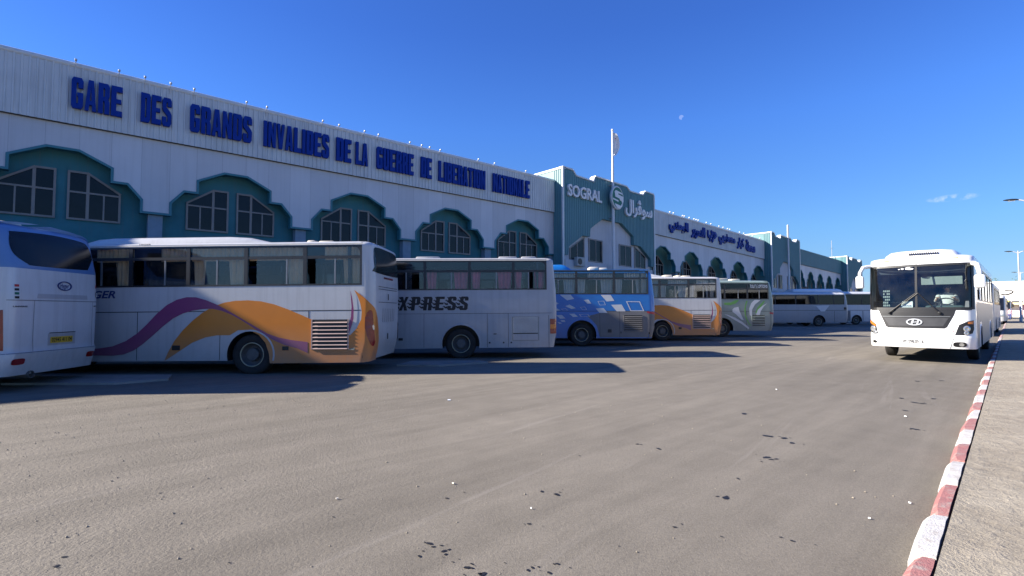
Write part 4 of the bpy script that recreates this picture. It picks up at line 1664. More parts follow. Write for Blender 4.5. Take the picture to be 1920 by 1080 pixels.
# ---------- bus 2: white with purple and orange swooshes
XR2, YN2 = -3.27, 12.40
PX2 = 960 / YN2


def t8(a, b):
    px, py = 160 + a / 3.2, 410 + b / 3.2
    return ((960 + XR2 * PX2 - px) / PX2, 1.55 + (582 - (py - 0.012 * (px - 620))) / PX2)


SW_PURPLE = [(-60, 756), (75, 748), (150, 738), (230, 708), (300, 663), (360, 608), (420, 545), (480, 495), (540, 464), (600, 450), (660, 452), (720, 470), (790, 500), (860, 538), (920, 574), (980, 610), (1040, 645), (1100, 680), (1170, 705), (1250, 722), (1345, 735),
             (1345, 800), (1280, 770), (1200, 748), (1130, 716), (1060, 674), (1000, 634), (940, 596), (880, 562), (820, 537), (760, 523), (700, 524), (640, 532), (580, 548), (520, 577), (460, 622), (400, 675), (340, 725), (280, 766), (220, 788), (150, 795), (75, 792), (-60, 790)]
SW_ORANGE = [(470, 832), (492, 780), (530, 712), (580, 650), (640, 592), (700, 546), (760, 512), (830, 488), (900, 478), (980, 477), (1060, 485), (1140, 505), (1220, 535), (1300, 570), (1380, 606), (1415, 632), (1565, 640), (1578, 690), (1600, 700), (1640, 660), (1668, 606),
             (1690, 640), (1690, 862), (1116, 858), (1110, 800), (1088, 735), (1045, 685), (985, 655), (920, 655), (870, 685), (790, 684), (720, 695), (640, 725), (570, 770), (500, 815)]
CORNER = [(1625, 428), (1690, 478), (1750, 540), (1790, 600), (1815, 680), (1825, 780), (1812, 858), (1690, 860), (1690, 640), (1668, 606), (1672, 560), (1662, 510), (1645, 465)]
SICKLE = [(1602, 430), (1614, 480), (1622, 540), (1622, 600), (1608, 650), (1590, 695), (1570, 700), (1592, 645), (1606, 590), (1610, 530), (1606, 480)]


def swoosh_livery(B, T):
    B.lay("orange_swoosh", [[T(*p) for p in SW_ORANGE]], B.side, 'orange', 0.006, 0.05, rounds=8)
    B.lay("corner_swoosh", [[T(*p) for p in CORNER]], B.side, 'orange', 0.009, 0.04, rounds=9)
    B.lay("purple_swoosh", [[T(*p) for p in SW_PURPLE]], B.side, 'purple', 0.010, 0.08, rounds=8)
    B.lay("sickle_swoosh", [[T(*p) for p in SICKLE]], B.side, 'purple', 0.013, 0.05, rounds=8)


def swoosh_bus(label, loc, divs, gaps, pitch=0.0, curt='cream'):
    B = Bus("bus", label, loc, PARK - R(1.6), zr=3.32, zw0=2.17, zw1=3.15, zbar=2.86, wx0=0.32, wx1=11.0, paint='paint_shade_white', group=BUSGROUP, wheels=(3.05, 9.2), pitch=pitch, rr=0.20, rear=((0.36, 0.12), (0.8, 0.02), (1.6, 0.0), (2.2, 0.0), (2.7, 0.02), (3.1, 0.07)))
    B.windows([1.72, 3.18, 4.62, 6.06, 7.5, 9.0], divs, gaps, curt=curt)
    swoosh_livery(B, t8)
    B.seam_h(0.35, 11.0, 1.56, 0.018)
    for x in (1.62, 2.53, 3.80, 5.86, 7.3, 8.4):
        B.seam_v(x, 0.38, 1.55)
    B.seam_v(0.30, 0.40, 1.55)
    B.louvre(0.66, 1.52, 0.62, 1.34, 8, 'rosedecal')
    mbk = MB()
    mbk.rbox((4.78, B.hw - 0.005, 0.62), (4.98, B.hw + 0.02, 0.74), 0.012)
    mbk.build("filler_cap", 'black', B.root)
    mbk = MB()
    mbk.rbox((2.1, B.hw - 0.005, 0.60), (2.26, B.hw + 0.012, 0.70), 0.008)
    mbk.build("panel_latch", 'black', B.root)
    # tail: curved dark window, lamps, vents
    B.lay("rear_window", [smooth_path([(1.0, 2.48), (1.12, 2.62), (1.10, 2.95), (0.95, 3.12), (0, 3.14), (-0.95, 3.12), (-1.10, 2.95), (-1.12, 2.62), (-1.0, 2.48)], 3)], B.tail, 'bld_glass', 0.006, 0.10)
    B.lay("brake_light", [[(0.45, 2.36), (-0.45, 2.36), (-0.45, 2.41), (0.45, 2.41)]], B.tail, 'red_lens', 0.006)
    for sd in (1, -1):
        B.lay("tail_light", [smooth_path([(sd * 1.10, 0.74), (sd * 1.19, 0.72), (sd * 1.244, 0.95), (sd * 1.246, 1.50), (sd * 1.19, 1.52), (sd * 1.16, 1.2)], 3)], B.tail, 'red_lens', 0.020, 0.05)
        B.lay("indicator", [smooth_path([(sd * 1.14, 1.10), (sd * 1.17, 1.09), (sd * 1.185, 1.18), (sd * 1.155, 1.20)], 3)], B.tail, 'clear_lens', 0.026, 0.05)
    v = MB()
    for k in range(7):
        y = 0.55 - k * 0.18
        v.add(*drape([(y, 1.25), (y - 0.025, 1.25), (y - 0.025, 1.6), (y, 1.6)], B.tail, 0.006, 0))
    for z in (1.75, 2.08, 2.14):
        v.add(*drape([(0.9, z), (-0.9, z), (-0.9, z + 0.014), (0.9, z + 0.014)], B.tail, 0.005, 0.2))
    v.add(*drape([(0.1, 1.82), (0.02, 1.82), (0.02, 1.98), (0.1, 1.98)], B.tail, 0.006, 0))
    v.add(*drape([(0.1, 0.8), (0.0, 0.8), (0.0, 0.95), (0.1, 0.95)], B.tail, 0.006, 0))
    v.build("tail_vents", 'ink', B.root, recalc=False)
    B.lay("tow_hook", [[(0.48, 0.66), (0.62, 0.62), (0.66, 0.60), (0.50, 0.60)]], B.side, 'rim_edge', 0.014, 0)
    B.pod(2.7, 7.6, 0.95, 0.17, 'paint_shade_white', slope=0.9)
    B.hatch(1.85, 2.05, 0.40, 0.08)
    B.hatch(1.35, 1.75, 0.40, 0.06)
    return B


b2 = swoosh_bus("nearer white bus with orange arch and purple wave, second from the left", park(XR2, YN2), [[0.98], [2.17], [3.9], [5.2], [6.8]], [(1.46, 1.66), (2.92, 3.12), (4.70, 4.94), (5.74, 5.98)], R(0.5))
b2.text("HIGER", 7.32, 6.42, 1.90, 2.09, 'blue_ink', 0.03, 0.25, "side_lettering", 0.007)
b2.text("HIGER", 5.85, 5.55, 3.20, 3.235, 'ink', 0.03, 0.0, "roof_lettering", 0.006)
b2.done()

# ---------- bus 3: dirty white with flame lettering
XR3, YN3 = 1.44, 16.7
b3 = Bus("bus", "dirty white bus with black flame lettering and pink curtains", park(XR3, YN3), PARK + R(3.0), zr=3.33, zw0=2.23, zw1=3.18, zbar=2.84, wx0=0.36, wx1=11.0, paint='paint_dirty', group=BUSGROUP, wheels=(3.15, 9.2), arch=0.60, rr=0.16,
         rear=((0.36, 0.10), (0.8, 0.02), (1.6, 0.0), (2.2, 0.02), (3.1, 0.10)), pitch=R(0.4))
b3.windows([1.45, 2.87, 4.30, 5.72, 7.1, 8.6], [[0.95], [2.0], [3.45], [4.9]], [(4.48, 4.72), (0.80, 0.93)], curt='pink', valance=False)
x_ = 5.52
fl = MB()
for c in "EXPRESS":
    vs, fs = loops_mesh([[(p * 0.27 + q * 0.05, q * 0.44) for p, q in lp] for lp in G[c]], 0.004)
    fl.add([b3.side(x_ - v.x, 1.58 + v.y, 0.005 + v.z) for v in vs], fs)
    for fz, fx, ln in ((0.33, 0.06, 0.15), (0.24, 0.0, 0.17), (0.13, -0.02, 0.15), (0.42, 0.1, 0.10)):
        pa_ = smooth_path([(x_ - 0.03 - fx, 1.58 + fz - 0.03), (x_ + 0.03 - fx, 1.58 + fz - 0.045), (x_ + 0.08 - fx, 1.58 + fz + 0.0), (x_ + ln - 0.03 - fx, 1.58 + fz - 0.025)], 4, False)
        fl.add(*drape(strip(pa_, 0.075, 0.006), b3.side, 0.0055, 0))
    x_ -= 0.385
fl.build("flame_lettering", 'ink', b3.root, recalc=False)
b3.seam_h(0.2, 11.0, 1.47, 0.010)
for x, a in ((4.33, .38), (2.30, .38), (1.62, .38), (5.9, .38), (7.4, .38)):
    b3.seam_v(x, a, 1.47, 0.010)
b3.seam_v(0.30, 0.36, 1.40, 0.012)
mbk = MB()
mbk.box((0.62, b3.hw - 0.002, 0.58), (1.50, b3.hw + 0.008, 1.36), 0)
mbk.box((0.66, b3.hw + 0.006, 0.60), (1.46, b3.hw + 0.012, 0.80), 1)
mbk.box((0.66, b3.hw + 0.006, 0.80), (1.46, b3.hw + 0.016, 0.825), 2)
for k in range(14):
    mbk.box((0.66, b3.hw + 0.006, 0.845 + k * 0.036), (1.46, b3.hw + 0.013, 0.845 + k * 0.036 + 0.02), 3)
mbk.build("engine_grille", ['alu', 'paint_dirty', 'ink', 'steel'], b3.root)
mbk = MB()
mbk.rbox((5.0, b3.hw - 0.005, 0.62), (5.14, b3.hw + 0.015, 0.70), 0.01)
mbk.build("filler_cap", 'black', b3.root)
for x in (2.2, 1.75, 1.5):
    mbk = MB()
    mbk.rbox((x, b3.hw - 0.005, 0.50), (x + 0.05, b3.hw + 0.012, 0.55), 0.01)
    mbk.build("panel_latch", 'black', b3.root)
mbk = MB()
mbk.rbox((2.0, b3.hw - 0.005, 0.79), (2.1, b3.hw + 0.012, 0.82), 0.01)
mbk.build("panel_latch", 'black', b3.root)
b3.lay("tail_light", [[(0.02, 0.80), (0.26, 0.80), (0.26, 1.28), (0.02, 1.28)]], b3.side, 'red_lens', 0.012, 0.06)
b3.lay("indicator", [[(0.06, 0.96), (0.26, 0.96), (0.26, 1.10), (0.06, 1.10)]], b3.side, 'amber_lens', 0.015, 0.06)
b3.lay("rear_window", [[(1.0, 2.3), (-1.0, 2.3), (-1.0, 3.05), (1.0, 3.05)]], b3.tail, 'bld_glass', 0.006)
for x0, x1 in ((0.62, 1.12), (1.28, 1.9), (3.9, 4.7)):
    b3.hatch(x0, x1, 0.45, 0.07, 'paint_dirty')
b3.done()

# ---------- bus 4: blue with white tiles
XR4, YN4 = 6.23, 22.0
PX4 = 960 / YN4


def t4(a, b):
    px, py = 1030 + a / 5.4, 470 + b / 5.4
    return ((960 + XR4 * PX4 - px) / PX4, 1.55 + (582 - py) / PX4)


b4 = Bus("bus", "blue bus scattered with white tilted tiles, dusty grey engine panel at its tail", park(XR4, YN4), PARK - R(1.5), zr=3.36, zw0=2.25, zw1=3.26, zbar=2.93, wx0=0.33, wx1=11.0, paint='paint_blue', group=BUSGROUP, wheels=(3.2, 9.2), arch=0.63, rr=0.24,
         rear=((0.36, 0.14), (0.8, 0.02), (1.6, 0.0), (2.2, 0.02), (3.1, 0.14)))
b4.windows([1.80, 3.42, 5.0, 6.5, 8.0, 9.5], [[1.0], [2.55], [4.2]], (), curt='greycurt')
tiles = [[(115, 445), (225, 445), (262, 487), (190, 503)], [(357, 500), (405, 494), (435, 535), (395, 537)], [(530, 447), (630, 447), (668, 508), (590, 514)], [(172, 562), (215, 546), (278, 582), (235, 590)],
         [(480, 585), (560, 582), (598, 630), (515, 628)], [(635, 548), (740, 545), (780, 614), (690, 614)], [(80, 582), (125, 605), (82, 610)], [(210, 640), (262, 638), (298, 668), (250, 672)], [(80, 655), (135, 650), (172, 685), (120, 690)], [(122, 705), (160, 703), (172, 722), (135, 722)], [(80, 520), (104, 535), (80, 545)], [(90, 720), (140, 735), (110, 742)]]
for q in tiles:
    b4.lay("tile_decal", [[t4(*p) for p in q]], b4.side, 'paledecal', 0.004, 0)
rings_ = []
for q in ([(498, 512), (562, 508), (580, 550), (520, 552)], [(785, 512), (925, 514), (968, 612), (830, 612)], [(320, 572), (370, 568), (390, 598), (345, 600)], [(310, 645), (400, 645), (420, 668), (330, 668)], [(130, 590), (170, 585), (200, 605), (150, 608)]):
    P4 = [t4(*p) for p in q]
    cx, cz = sum(p[0] for p in P4) / 4, sum(p[1] for p in P4) / 4
    for k in range(4):
        a, b = P4[k], P4[(k + 1) % 4]
        e = 0.86
        rings_.append([a, b, (cx + (b[0] - cx) * e, cz + (b[1] - cz) * e), (cx + (a[0] - cx) * e, cz + (a[1] - cz) * e)])
for k in range(0, len(rings_), 4):
    b4.lay("tile_outline", rings_[k:k + 4], b4.side, 'paledecal', 0.005, 0)
b4.lay("dusty_panel", [[(-0.05, 0.40), (2.42, 0.40), (2.55, 0.9), (2.75, 1.12), (2.95, 1.30), (2.5, 1.42), (2.1, 1.51), (-0.05, 1.51)]], b4.side, 'dustpanel', 0.003, 0.12)
b4.lay("red_stripe", [[(0.0, 1.36), (0.40, 1.44), (0.40, 1.51), (0.0, 1.47)]], b4.side, 'red_ink', 0.007, 0.08)
b4.seam_h(0.3, 11.0, 1.52, 0.02)
for x in (2.42, 1.57, 0.28, 5.0, 6.6):
    b4.seam_v(x, 0.40, 1.51, 0.014)
b4.louvre(0.60, 1.38, 0.66, 1.34, 8, 'dustpanel')
mbk = MB()
mbk.rbox((1.92, b4.hw, 0.60), (2.08, b4.hw + 0.016, 0.74), 0.01)
mbk.build("filler_cap", 'black', b4.root)
mbk = MB()
mbk.rbox((1.5, b4.hw, 0.56), (1.54, b4.hw + 0.016, 0.64), 0.006)
mbk.build("panel_latch", 'black', b4.root)
mbk = MB()
mbk.rbox((0.28, b4.hw, 0.54), (0.34, b4.hw + 0.016, 0.62), 0.006)
mbk.build("panel_latch", 'black', b4.root)
b4.lay("rear_window", [[(1.0, 2.3), (-1.0, 2.3), (-1.0, 3.05), (1.0, 3.05)]], b4.tail, 'bld_glass', 0.006)
b4.pod(3.55, 7.4, 0.95, 0.24, 'paint_blue')
b4.hatch(2.35, 2.75, 0.42, 0.14)
b4.hatch(1.95, 2.33, 0.42, 0.10)
b4.done()

# ---------- bus 5: same livery as bus 2
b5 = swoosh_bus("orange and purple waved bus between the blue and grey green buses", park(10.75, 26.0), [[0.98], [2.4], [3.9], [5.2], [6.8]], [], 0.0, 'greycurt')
b5.hatch(2.3, 2.7, 0.4, 0.1)
b5.done()

# ---------- bus 6: grey green
XR6, YN6 = 15.4, 30.0
PX6 = 960 / YN6


def t6(a, b):
    px, py = 1220 + a / 6.75, 490 + b / 6.75
    return ((960 + XR6 * PX6 - px) / PX6, 1.55 + (582 - py) / PX6)


b6 = Bus("bus", "dusty grey green bus with white and bright green swooshes, words on its window", park(XR6, YN6), PARK + R(1.5), zr=3.36, zw0=2.20, zw1=3.14, zbar=2.80, wx0=0.40, wx1=11.0, paint='paint_green', group=BUSGROUP, wheels=(3.15, 9.2), arch=0.62)
b6.windows([1.65, 3.0, 4.4, 5.8, 7.3, 9.0], [[0.95], [2.2]], (), curt=None, glassm='glass_dark')
b6.text("TOUT E OPTIONS", 1.50, 0.46, 2.86, 3.06, 'white_ink', 0.01, 0.15, "window_lettering", 0.012)
b6.lay("white_swoosh", [[t6(*p) for p in q] for q in ([(1300, 490), (1380, 490), (1310, 545), (1270, 610), (1268, 700), (1238, 680), (1232, 600), (1260, 530)], [(1465, 530), (1420, 570), (1380, 630), (1360, 700), (1320, 672), (1345, 610), (1400, 565)],
     [(1040, 588), (1095, 576), (1105, 620), (1160, 745), (1130, 735), (1060, 668), (1020, 640), (1018, 610)], [(912, 668), (960, 690), (1050, 745), (1130, 790), (1222, 860), (1228, 838), (1140, 765), (1050, 712), (960, 678)])], b6.side, 'paledecal', 0.005, 0)
b6.lay("green_swoosh", [[t6(*p) for p in q] for q in ([(915, 525), (1000, 520), (1060, 490), (1110, 490), (1060, 535), (990, 556), (915, 550)], [(1195, 500), (1215, 500), (1190, 580), (1190, 680), (1225, 770), (1265, 820), (1225, 800), (1180, 710), (1168, 610)], [(1340, 580), (1420, 500), (1440, 500), (1370, 600), (1335, 660), (1310, 650)])], b6.side, 'greendecal', 0.004, 0)
b6.seam_h(0.3, 11.0, 1.50, 0.02)
for x in (1.75, 0.30, 3.9):
    b6.seam_v(x, 0.4, 1.5, 0.014)
b6.louvre(0.66, 1.40, 0.62, 1.28, 7, 'paint_green')
b6.lay("red_stripe", [[(0.0, 1.30), (0.36, 1.36), (0.36, 1.44), (0.0, 1.42)]], b6.side, 'red_ink', 0.007, 0.08)
b6.hatch(2.4, 3.3, 0.45, 0.12)
b6.hatch(1.7, 2.2, 0.45, 0.08)
b6.done()

# ---------- bus 7 and 8: farther, at an empty stretch
b7 = Bus("bus", "plain silver white bus with mud on its skirt, parked alone beyond the grey green bus", park(32.9, 50.0), PARK, zr=3.36, zw0=2.12, zw1=3.06, zbar=2.75, wx0=0.45, wx1=11.0, paint='paint_grey', top='paint_white', ztop=3.06, group=BUSGROUP, wheels=(2.95, 9.0), arch=0.60)
b7.windows([1.5, 3.0, 5.2, 7.2, 9.2], [], (), curt=None, glassm='glass_dark', bar=False)
b7.lay("pale_swoosh", [[(2.4, 1.45), (2.75, 1.45), (3.2, 1.95), (3.7, 2.0), (1.9, 2.05)]], b7.side, 'paledecal', 0.005, 0)
b7.seam_h(0.3, 11.0, 1.55, 0.03)
b7.seam_v(1.45, 0.4, 1.5, 0.03)
mbk = MB()
mbk.rbox((0.28, b7.hw, 1.62), (0.52, b7.hw + 0.02, 1.86), 0.02)
mbk.build("side_vent", 'black', b7.root)
b7.hatch(6.4, 6.7, 0.4, 0.1)
b7.done()
b8 = Bus("bus", "tall white bus with long roof pod, mostly hidden behind the lone silver bus", park(40.3, 55.5), PARK, zr=3.62, zw0=2.15, zw1=3.3, zbar=2.9, wx0=0.45, wx1=11.2, paint='paint_white', group=BUSGROUP, wheels=(3.0, 9.0))
b8.windows([2.4, 4.6, 6.8, 9.0], [], (), curt=None, glassm='glass_dark', bar=False)
b8.lay("dusty_panel", [[(0.1, 0.40), (2.35, 0.40), (2.35, 1.50), (0.1, 1.50)], [(3.65, 0.40), (8.2, 0.40), (8.2, 1.50), (3.65, 1.50)]], b8.side, 'dustpanel', 0.003, 0)
b8.seam_h(0.3, 11.0, 1.56, 0.04)
b8.pod(4.1, 9.6, 0.95, 0.30, 'paint_clean')
b8.done()


# ---------- the oncoming white bus
FC = Vector((12.035, 15.115, 0)) + Vector((.7071, -.7071, 0)) * -0.05
HD = math.atan2(-0.7071, -0.7071)
HV = Vector((-0.7071, -0.7071, 0))
LANEGROUP = "buses queueing along the painted kerb"


def lane_bus(label, front_c, paint='paint_clean', L=12.0, **kw):
    loc = Vector(front_c) - HV * L
    return Bus("bus", label, (loc.x, loc.y, 0), HD, L=L, paint=paint, group=LANEGROUP, **kw)


BL = 12.0
b9 = lane_bus("gleaming white bus driving towards the viewer with big side mirrors and a driver inside", FC, z0=0.45, zr=3.24, zw0=1.85, zw1=2.85, zbar=2.6, wx0=0.6, wx1=10.6, front_glass=(1.58, 2.93), rf=0.30, bulge=0.14,
              front=((0.45, 0.07), (0.62, 0.0), (0.80, 0.0), (0.86, 0.03), (1.5, 0.06), (2.2, 0.12), (2.93, 0.24), (3.2, 0.40)), wheels=(3.2, 9.35), arch=0.58)
b9.windows([2.4, 4.3, 6.2, 8.1, 9.5], [], (), curt=None, glassm='glass_dark', bar=False)
B9 = b9
hp = MB()                                               # roof hump over the screen
st_ = [(11.42, 0.05, 0.80), (11.30, 0.55, 0.84), (11.05, 0.9, 0.90), (10.6, 1.0, 0.93), (9.2, 1.0, 0.93), (8.4, 0.8, 0.88), (7.9, 0.05, 0.80)]
sec = [(-1, 0), (-0.93, 0.55), (-0.78, 0.9), (-0.5, 1.0), (0, 1.03), (0.5, 1.0), (0.78, 0.9), (0.93, 0.55), (1, 0)]
vs = [(x, a * w * 1.05, 3.10 + 0.34 * c * k) for x, k, w in st_ for a, c in sec]
fs = [(i * 9 + k, i * 9 + k + 1, (i + 1) * 9 + k + 1, (i + 1) * 9 + k) for i in range(len(st_) - 1) for k in range(8)]
hp.add(vs, fs)
hump = hp.build("roof_hump", 'paint_clean', b9.root, 50)
vt = MB()
for k in range(14):
    y = -0.25 + k * 0.052
    vt.rbox((11.30, y, 3.24), (11.37, y + 0.020, 3.32), 0.004, 1, 0, None)
vt.build("roof_vent", 'ink', b9.root)
for y0 in (-0.86, 0.76):
    b9.lay("marker_light", [[(y0, 3.06), (y0 + 0.16, 3.06), (y0 + 0.16, 3.085), (y0, 3.085)]], b9.nose, 'amber_lens', 0.012, 0.08)
# black surround and centre bar of the screen
sur = MB()
def nose_strip(p0, p1, w, mbx, off=0.013, n=8):
    pts = [(p0[0] + (p1[0] - p0[0]) * i / n, p0[1] + (p1[1] - p0[1]) * i / n) for i in range(n + 1)]
    mbx.add(*drape(strip(pts, w), b9.nose, off, 0.12))
nose_strip((-1.17, 2.893), (1.17, 2.893), 0.065, sur)
nose_strip((-1.17, 1.60), (1.17, 1.60), 0.08, sur)
nose_strip((-1.20, 1.58), (-1.20, 2.93), 0.05, sur)
nose_strip((1.20, 1.58), (1.20, 2.93), 0.05, sur)
nose_strip((-0.04, 1.58), (-0.04, 2.93), 0.055, sur, 0.016)
sur.build("windscreen_surround", 'black', b9.root, recalc=False)
# dark nose panel with emblem
b9.lay("nose_panel", [[(-0.98, 1.56), (-0.93, 1.42), (-0.80, 1.07), (-0.74, 1.025), (0.58, 1.025), (0.64, 1.07), (0.80, 1.42), (0.84, 1.56)]], b9.nose, 'black', 0.006, 0.15)
b9.lay("nose_panel_inset", [[(-0.84, 1.33), (-0.72, 1.09), (0.55, 1.09), (0.68, 1.33)]], b9.nose, 'bonnet', 0.010, 0.15)
nl = MB()
for z in (1.37,):
    nose_strip((-0.88, z), (0.72, z), 0.014, nl, 0.012)
nl.build("nose_panel_strip", 'alu', b9.root, recalc=False)
em = MB()
ec, ez = -0.10, 1.205
for k in range(40):
    a0_, a1_ = 2 * math.pi * k / 40, 2 * math.pi * (k + 1) / 40
    q = [(ec + 0.19 * math.cos(a0_), ez + 0.10 * math.sin(a0_)), (ec + 0.19 * math.cos(a1_), ez + 0.10 * math.sin(a1_)), (ec + 0.155 * math.cos(a1_), ez + 0.074 * math.sin(a1_)), (ec + 0.155 * math.cos(a0_), ez + 0.074 * math.sin(a0_))]
    em.prism(q, lambda p, r_, t: b9.nose(p, r_, t), 0.011, 0.035)
for q in ([(-0.09, -0.07), (-0.045, -0.07), (0.0, 0.07), (-0.045, 0.07)], [(0.045, -0.07), (0.09, -0.07), (0.115, 0.05), (0.085, 0.07)], [(-0.03, -0.018), (0.055, -0.005), (0.06, 0.018), (-0.02, 0.006)]):
    em.prism([(ec + p, ez + r_) for p, r_ in q], lambda p, r_, t: b9.nose(p, r_, t), 0.011, 0.032)
em.build("badge", 'chrome', b9.root)
for sd, pts in ((-1, [(-1.235, 1.27), (-1.06, 1.13), (-1.01, 0.84), (-1.12, 0.845), (-1.225, 0.88)]), (1, [(1.20, 1.27), (1.08, 1.24), (0.90, 1.14), (0.80, 0.84), (1.02, 0.845), (1.17, 0.90), (1.20, 1.02)])):
    h_ = b9.lay("headlight", [pts], b9.nose, 'black', 0.008, 0.08)
    cx = sum(p[0] for p in pts) / len(pts)
    cz = sum(p[1] for p in pts) / len(pts)
    b9.lay("indicator", [[(p[0] * 0.97 + cx * 0.03, p[1] - 0.02) for p in pts[:2]] + [(pts[1][0] * 0.9 + cx * 0.1, pts[1][1] - 0.07), (pts[0][0] * 0.85 + cx * 0.15, pts[0][1] - 0.11)]], b9.nose, 'amber_lens', 0.014, 0.08, parent=h_)
    for dx_, dz_, r_ in ((0.0, 0.0, 0.085), (-sd * 0.03 + (0.02), -0.12, 0.062)):
        lens = MB()
        c0_ = b9.nose(cx + dx_, cz + dz_ - 0.01, 0.022)
        lens.lathe([(0.001, 0.0), (r_ * 0.55, 0.003), (r_ * 0.62, 0.016), (r_, 0.004), (r_ * 1.05, -0.006)], lambda x, y, h: Vector((c0_.x + h - 0.35 * abs(x) * 0 - sd * x * 0.55, c0_.y + x * 0.85, c0_.z + y)), 20)
        lens.build("headlight_lens", 'clear_lens', h_, 50)
fg = b9.lay("fog_lamp", [smooth_path([(0.76, 0.57), (0.80, 0.64), (1.0, 0.645), (1.05, 0.58), (1.0, 0.52), (0.80, 0.52)], 4)], b9.nose, 'black', 0.008, 0.08)
b9.lay("fog_lens", [[(0.94 + 0.055 * math.cos(k * 0.42), 0.58 + 0.048 * math.sin(k * 0.42)) for k in range(15)]], b9.nose, 'clear_lens', 0.014, 0, parent=fg)
b9.lay("fog_lamp", [[(-1.10 + 0.06 * math.cos(k * 0.42), 0.59 + 0.045 * math.sin(k * 0.42)) for k in range(15)]], b9.nose, 'black', 0.008, 0)
sm = MB()
nose_strip((-1.18, 0.845), (0.80, 0.83), 0.012, sm, 0.005)
nose_strip((0.80, 0.83), (0.69, 0.46), 0.012, sm, 0.005)
sm.build("bumper_seam", 'alu', b9.root, recalc=False)
b9.text("L097098.09.16", -0.42, 0.10, 0.59, 0.685, 'ink', 0.012, 0.0, "plate_number", 0.006, 'nose')
b9.text("ETUSE", -0.85, -0.67, 0.675, 0.70, 'red_ink', 0.01, 0.0, "bumper_sticker", 0.005, 'nose')
for y_, z_, n_ in ((-1.09, 1.36, "10"), (-0.97, 1.03, "80"), (0.75, 0.98, "90")):
    s_ = b9.lay("speed_sticker", [[(y_ + 0.042 * math.cos(k * 0.39), z_ + 0.042 * math.sin(k * 0.39)) for k in range(16)]], b9.nose, 'red_ink', 0.007, 0)
    b9.lay("sticker_face", [[(y_ + 0.028 * math.cos(k * 0.39), z_ + 0.028 * math.sin(k * 0.39)) for k in range(16)]], b9.nose, 'white_ink', 0.009, 0, parent=s_)
# things behind and on the screen
b9.lay("screen_card", [[(-0.42, 1.63), (-0.13, 1.63), (-0.13, 1.82), (-0.38, 1.82)]], b9.nose, 'white_ink', -0.02, 0.15)
b9.text("L097098", -0.36, -0.16, 1.66, 1.71, 'blue_ink', 0.0, 0.0, "card_lettering", -0.015, 'nose')
stk = MB()
for k in range(6):
    z = 2.17 - k * 0.088
    for q in range(4):
        if (k * 4 + q) % 7 == 5:
            continue
        y = -0.86 + q * 0.045
        stk.add(*drape([(y, z - 0.055), (y + 0.034, z - 0.055), (y + 0.034, z), (y, z)], b9.nose, -0.012, 0))
        
stk.build("screen_sticker", 'visor', b9.root, recalc=False)
b9.lay("route_sign", [smooth_path([(-0.30, 2.80), (-0.26, 2.86), (-0.15, 2.88), (-0.10, 2.86), (-0.16, 2.855), (-0.20, 2.835), (-0.16, 2.815), (-0.10, 2.81), (-0.12, 2.785), (-0.2, 2.775)], 3), [(-0.40, 2.79), (-0.34, 2.79), (-0.34, 2.83), (-0.40, 2.83)], [(-0.47, 2.79), (-0.43, 2.79), (-0.43, 2.81), (-0.47, 2.81)]], b9.nose, 'white_ink', 0.008, 0)
b9.lay("toll_tag", [[(1.03, 1.64), (1.12, 1.64), (1.12, 1.82), (1.05, 1.82)]], b9.nose, 'visor', 0.004, 0)
ds = MB()
ds.rbox((10.95, -1.12, 1.30), (11.62, 1.12, 1.56), 0.06, 3)
ds.rbox((11.0, 0.10, 1.50), (11.50, 1.0, 1.70), 0.08, 3)
ds.build("dashboard", 'dash', b9.root, 40)
vz = MB()
vz.rbox((11.36, 0.03, 2.32), (11.39, 0.98, 2.56), 0.01, 2)
vz.rbox((11.30, -1.05, 2.66), (11.45, 1.05, 2.92), 0.03, 2, 1)
vz.build("sun_visor", ['visor', 'interior'], b9.root)
sw = MB()                                              # steering wheel
pw = []
for k in range(25):
    a = 2 * math.pi * k / 24
    pw.append((11.02 - 0.16 * math.sin(a), 0.55 + 0.235 * math.cos(a), 1.75 + 0.17 * math.sin(a)))
sw.tube(pw, 0.018, 8, 0, False)
for a in (0.3, math.pi - 0.3, -math.pi / 2):
    sw.tube([(11.06, 0.55, 1.70), (11.02 - 0.16 * math.sin(a), 0.55 + 0.235 * math.cos(a), 1.75 + 0.17 * math.sin(a))], 0.014, 6)
sw.tube([(11.06, 0.55, 1.70), (11.25, 0.55, 1.45)], 0.03, 8)
sw.build("steering_wheel", 'black', b9.root, 50)
ds = MB()
ds.rbox((10.15, 0.30, 1.30), (10.65, 0.80, 1.50), 0.05, 2)
ds.rbox((10.05, 0.30, 1.45), (10.20, 0.80, 2.18), 0.05, 2)
ds.build("driver_seat", 'shirt_dark', b9.root, 40)
# wipers
wp = MB()
def nq(y, z, off):
    return b9.nose(y, z, off)
for y0, z0_, y1, z1_ in ((-0.70, 1.48, -0.06, 2.05), (0.48, 1.48, 0.0, 2.06)):
    wp.tube([nq(y0 + (y1 - y0) * k / 6, z0_ + (z1_ - z0_) * k / 6, 0.05) for k in range(7)], [0.020, 0.018, 0.016, 0.014, 0.012, 0.010, 0.010], 6)
    d_ = Vector((y1 - y0, z1_ - z0_)).normalized() * 0.5
    m0 = (y0 * 0.25 + y1 * 0.75, z0_ * 0.25 + z1_ * 0.75)
    pa_ = [(m0[0] + d_.x * (t - 0.5) + 0.03, m0[1] + d_.y * (t - 0.5) - 0.02) for t in [k / 6 for k in range(7)]]
    wp.tube([nq(a, b, 0.03) for a, b in pa_], 0.014, 6)
    c_ = nq(y0, z0_, 0.03)
    wp.lathe([(0.001, 0.05), (0.035, 0.045), (0.04, 0.0)], lambda x, y, h: Vector((c_.x + h, c_.y + x, c_.z + y)), 10)
wp.build("wiper", 'black', b9.root)
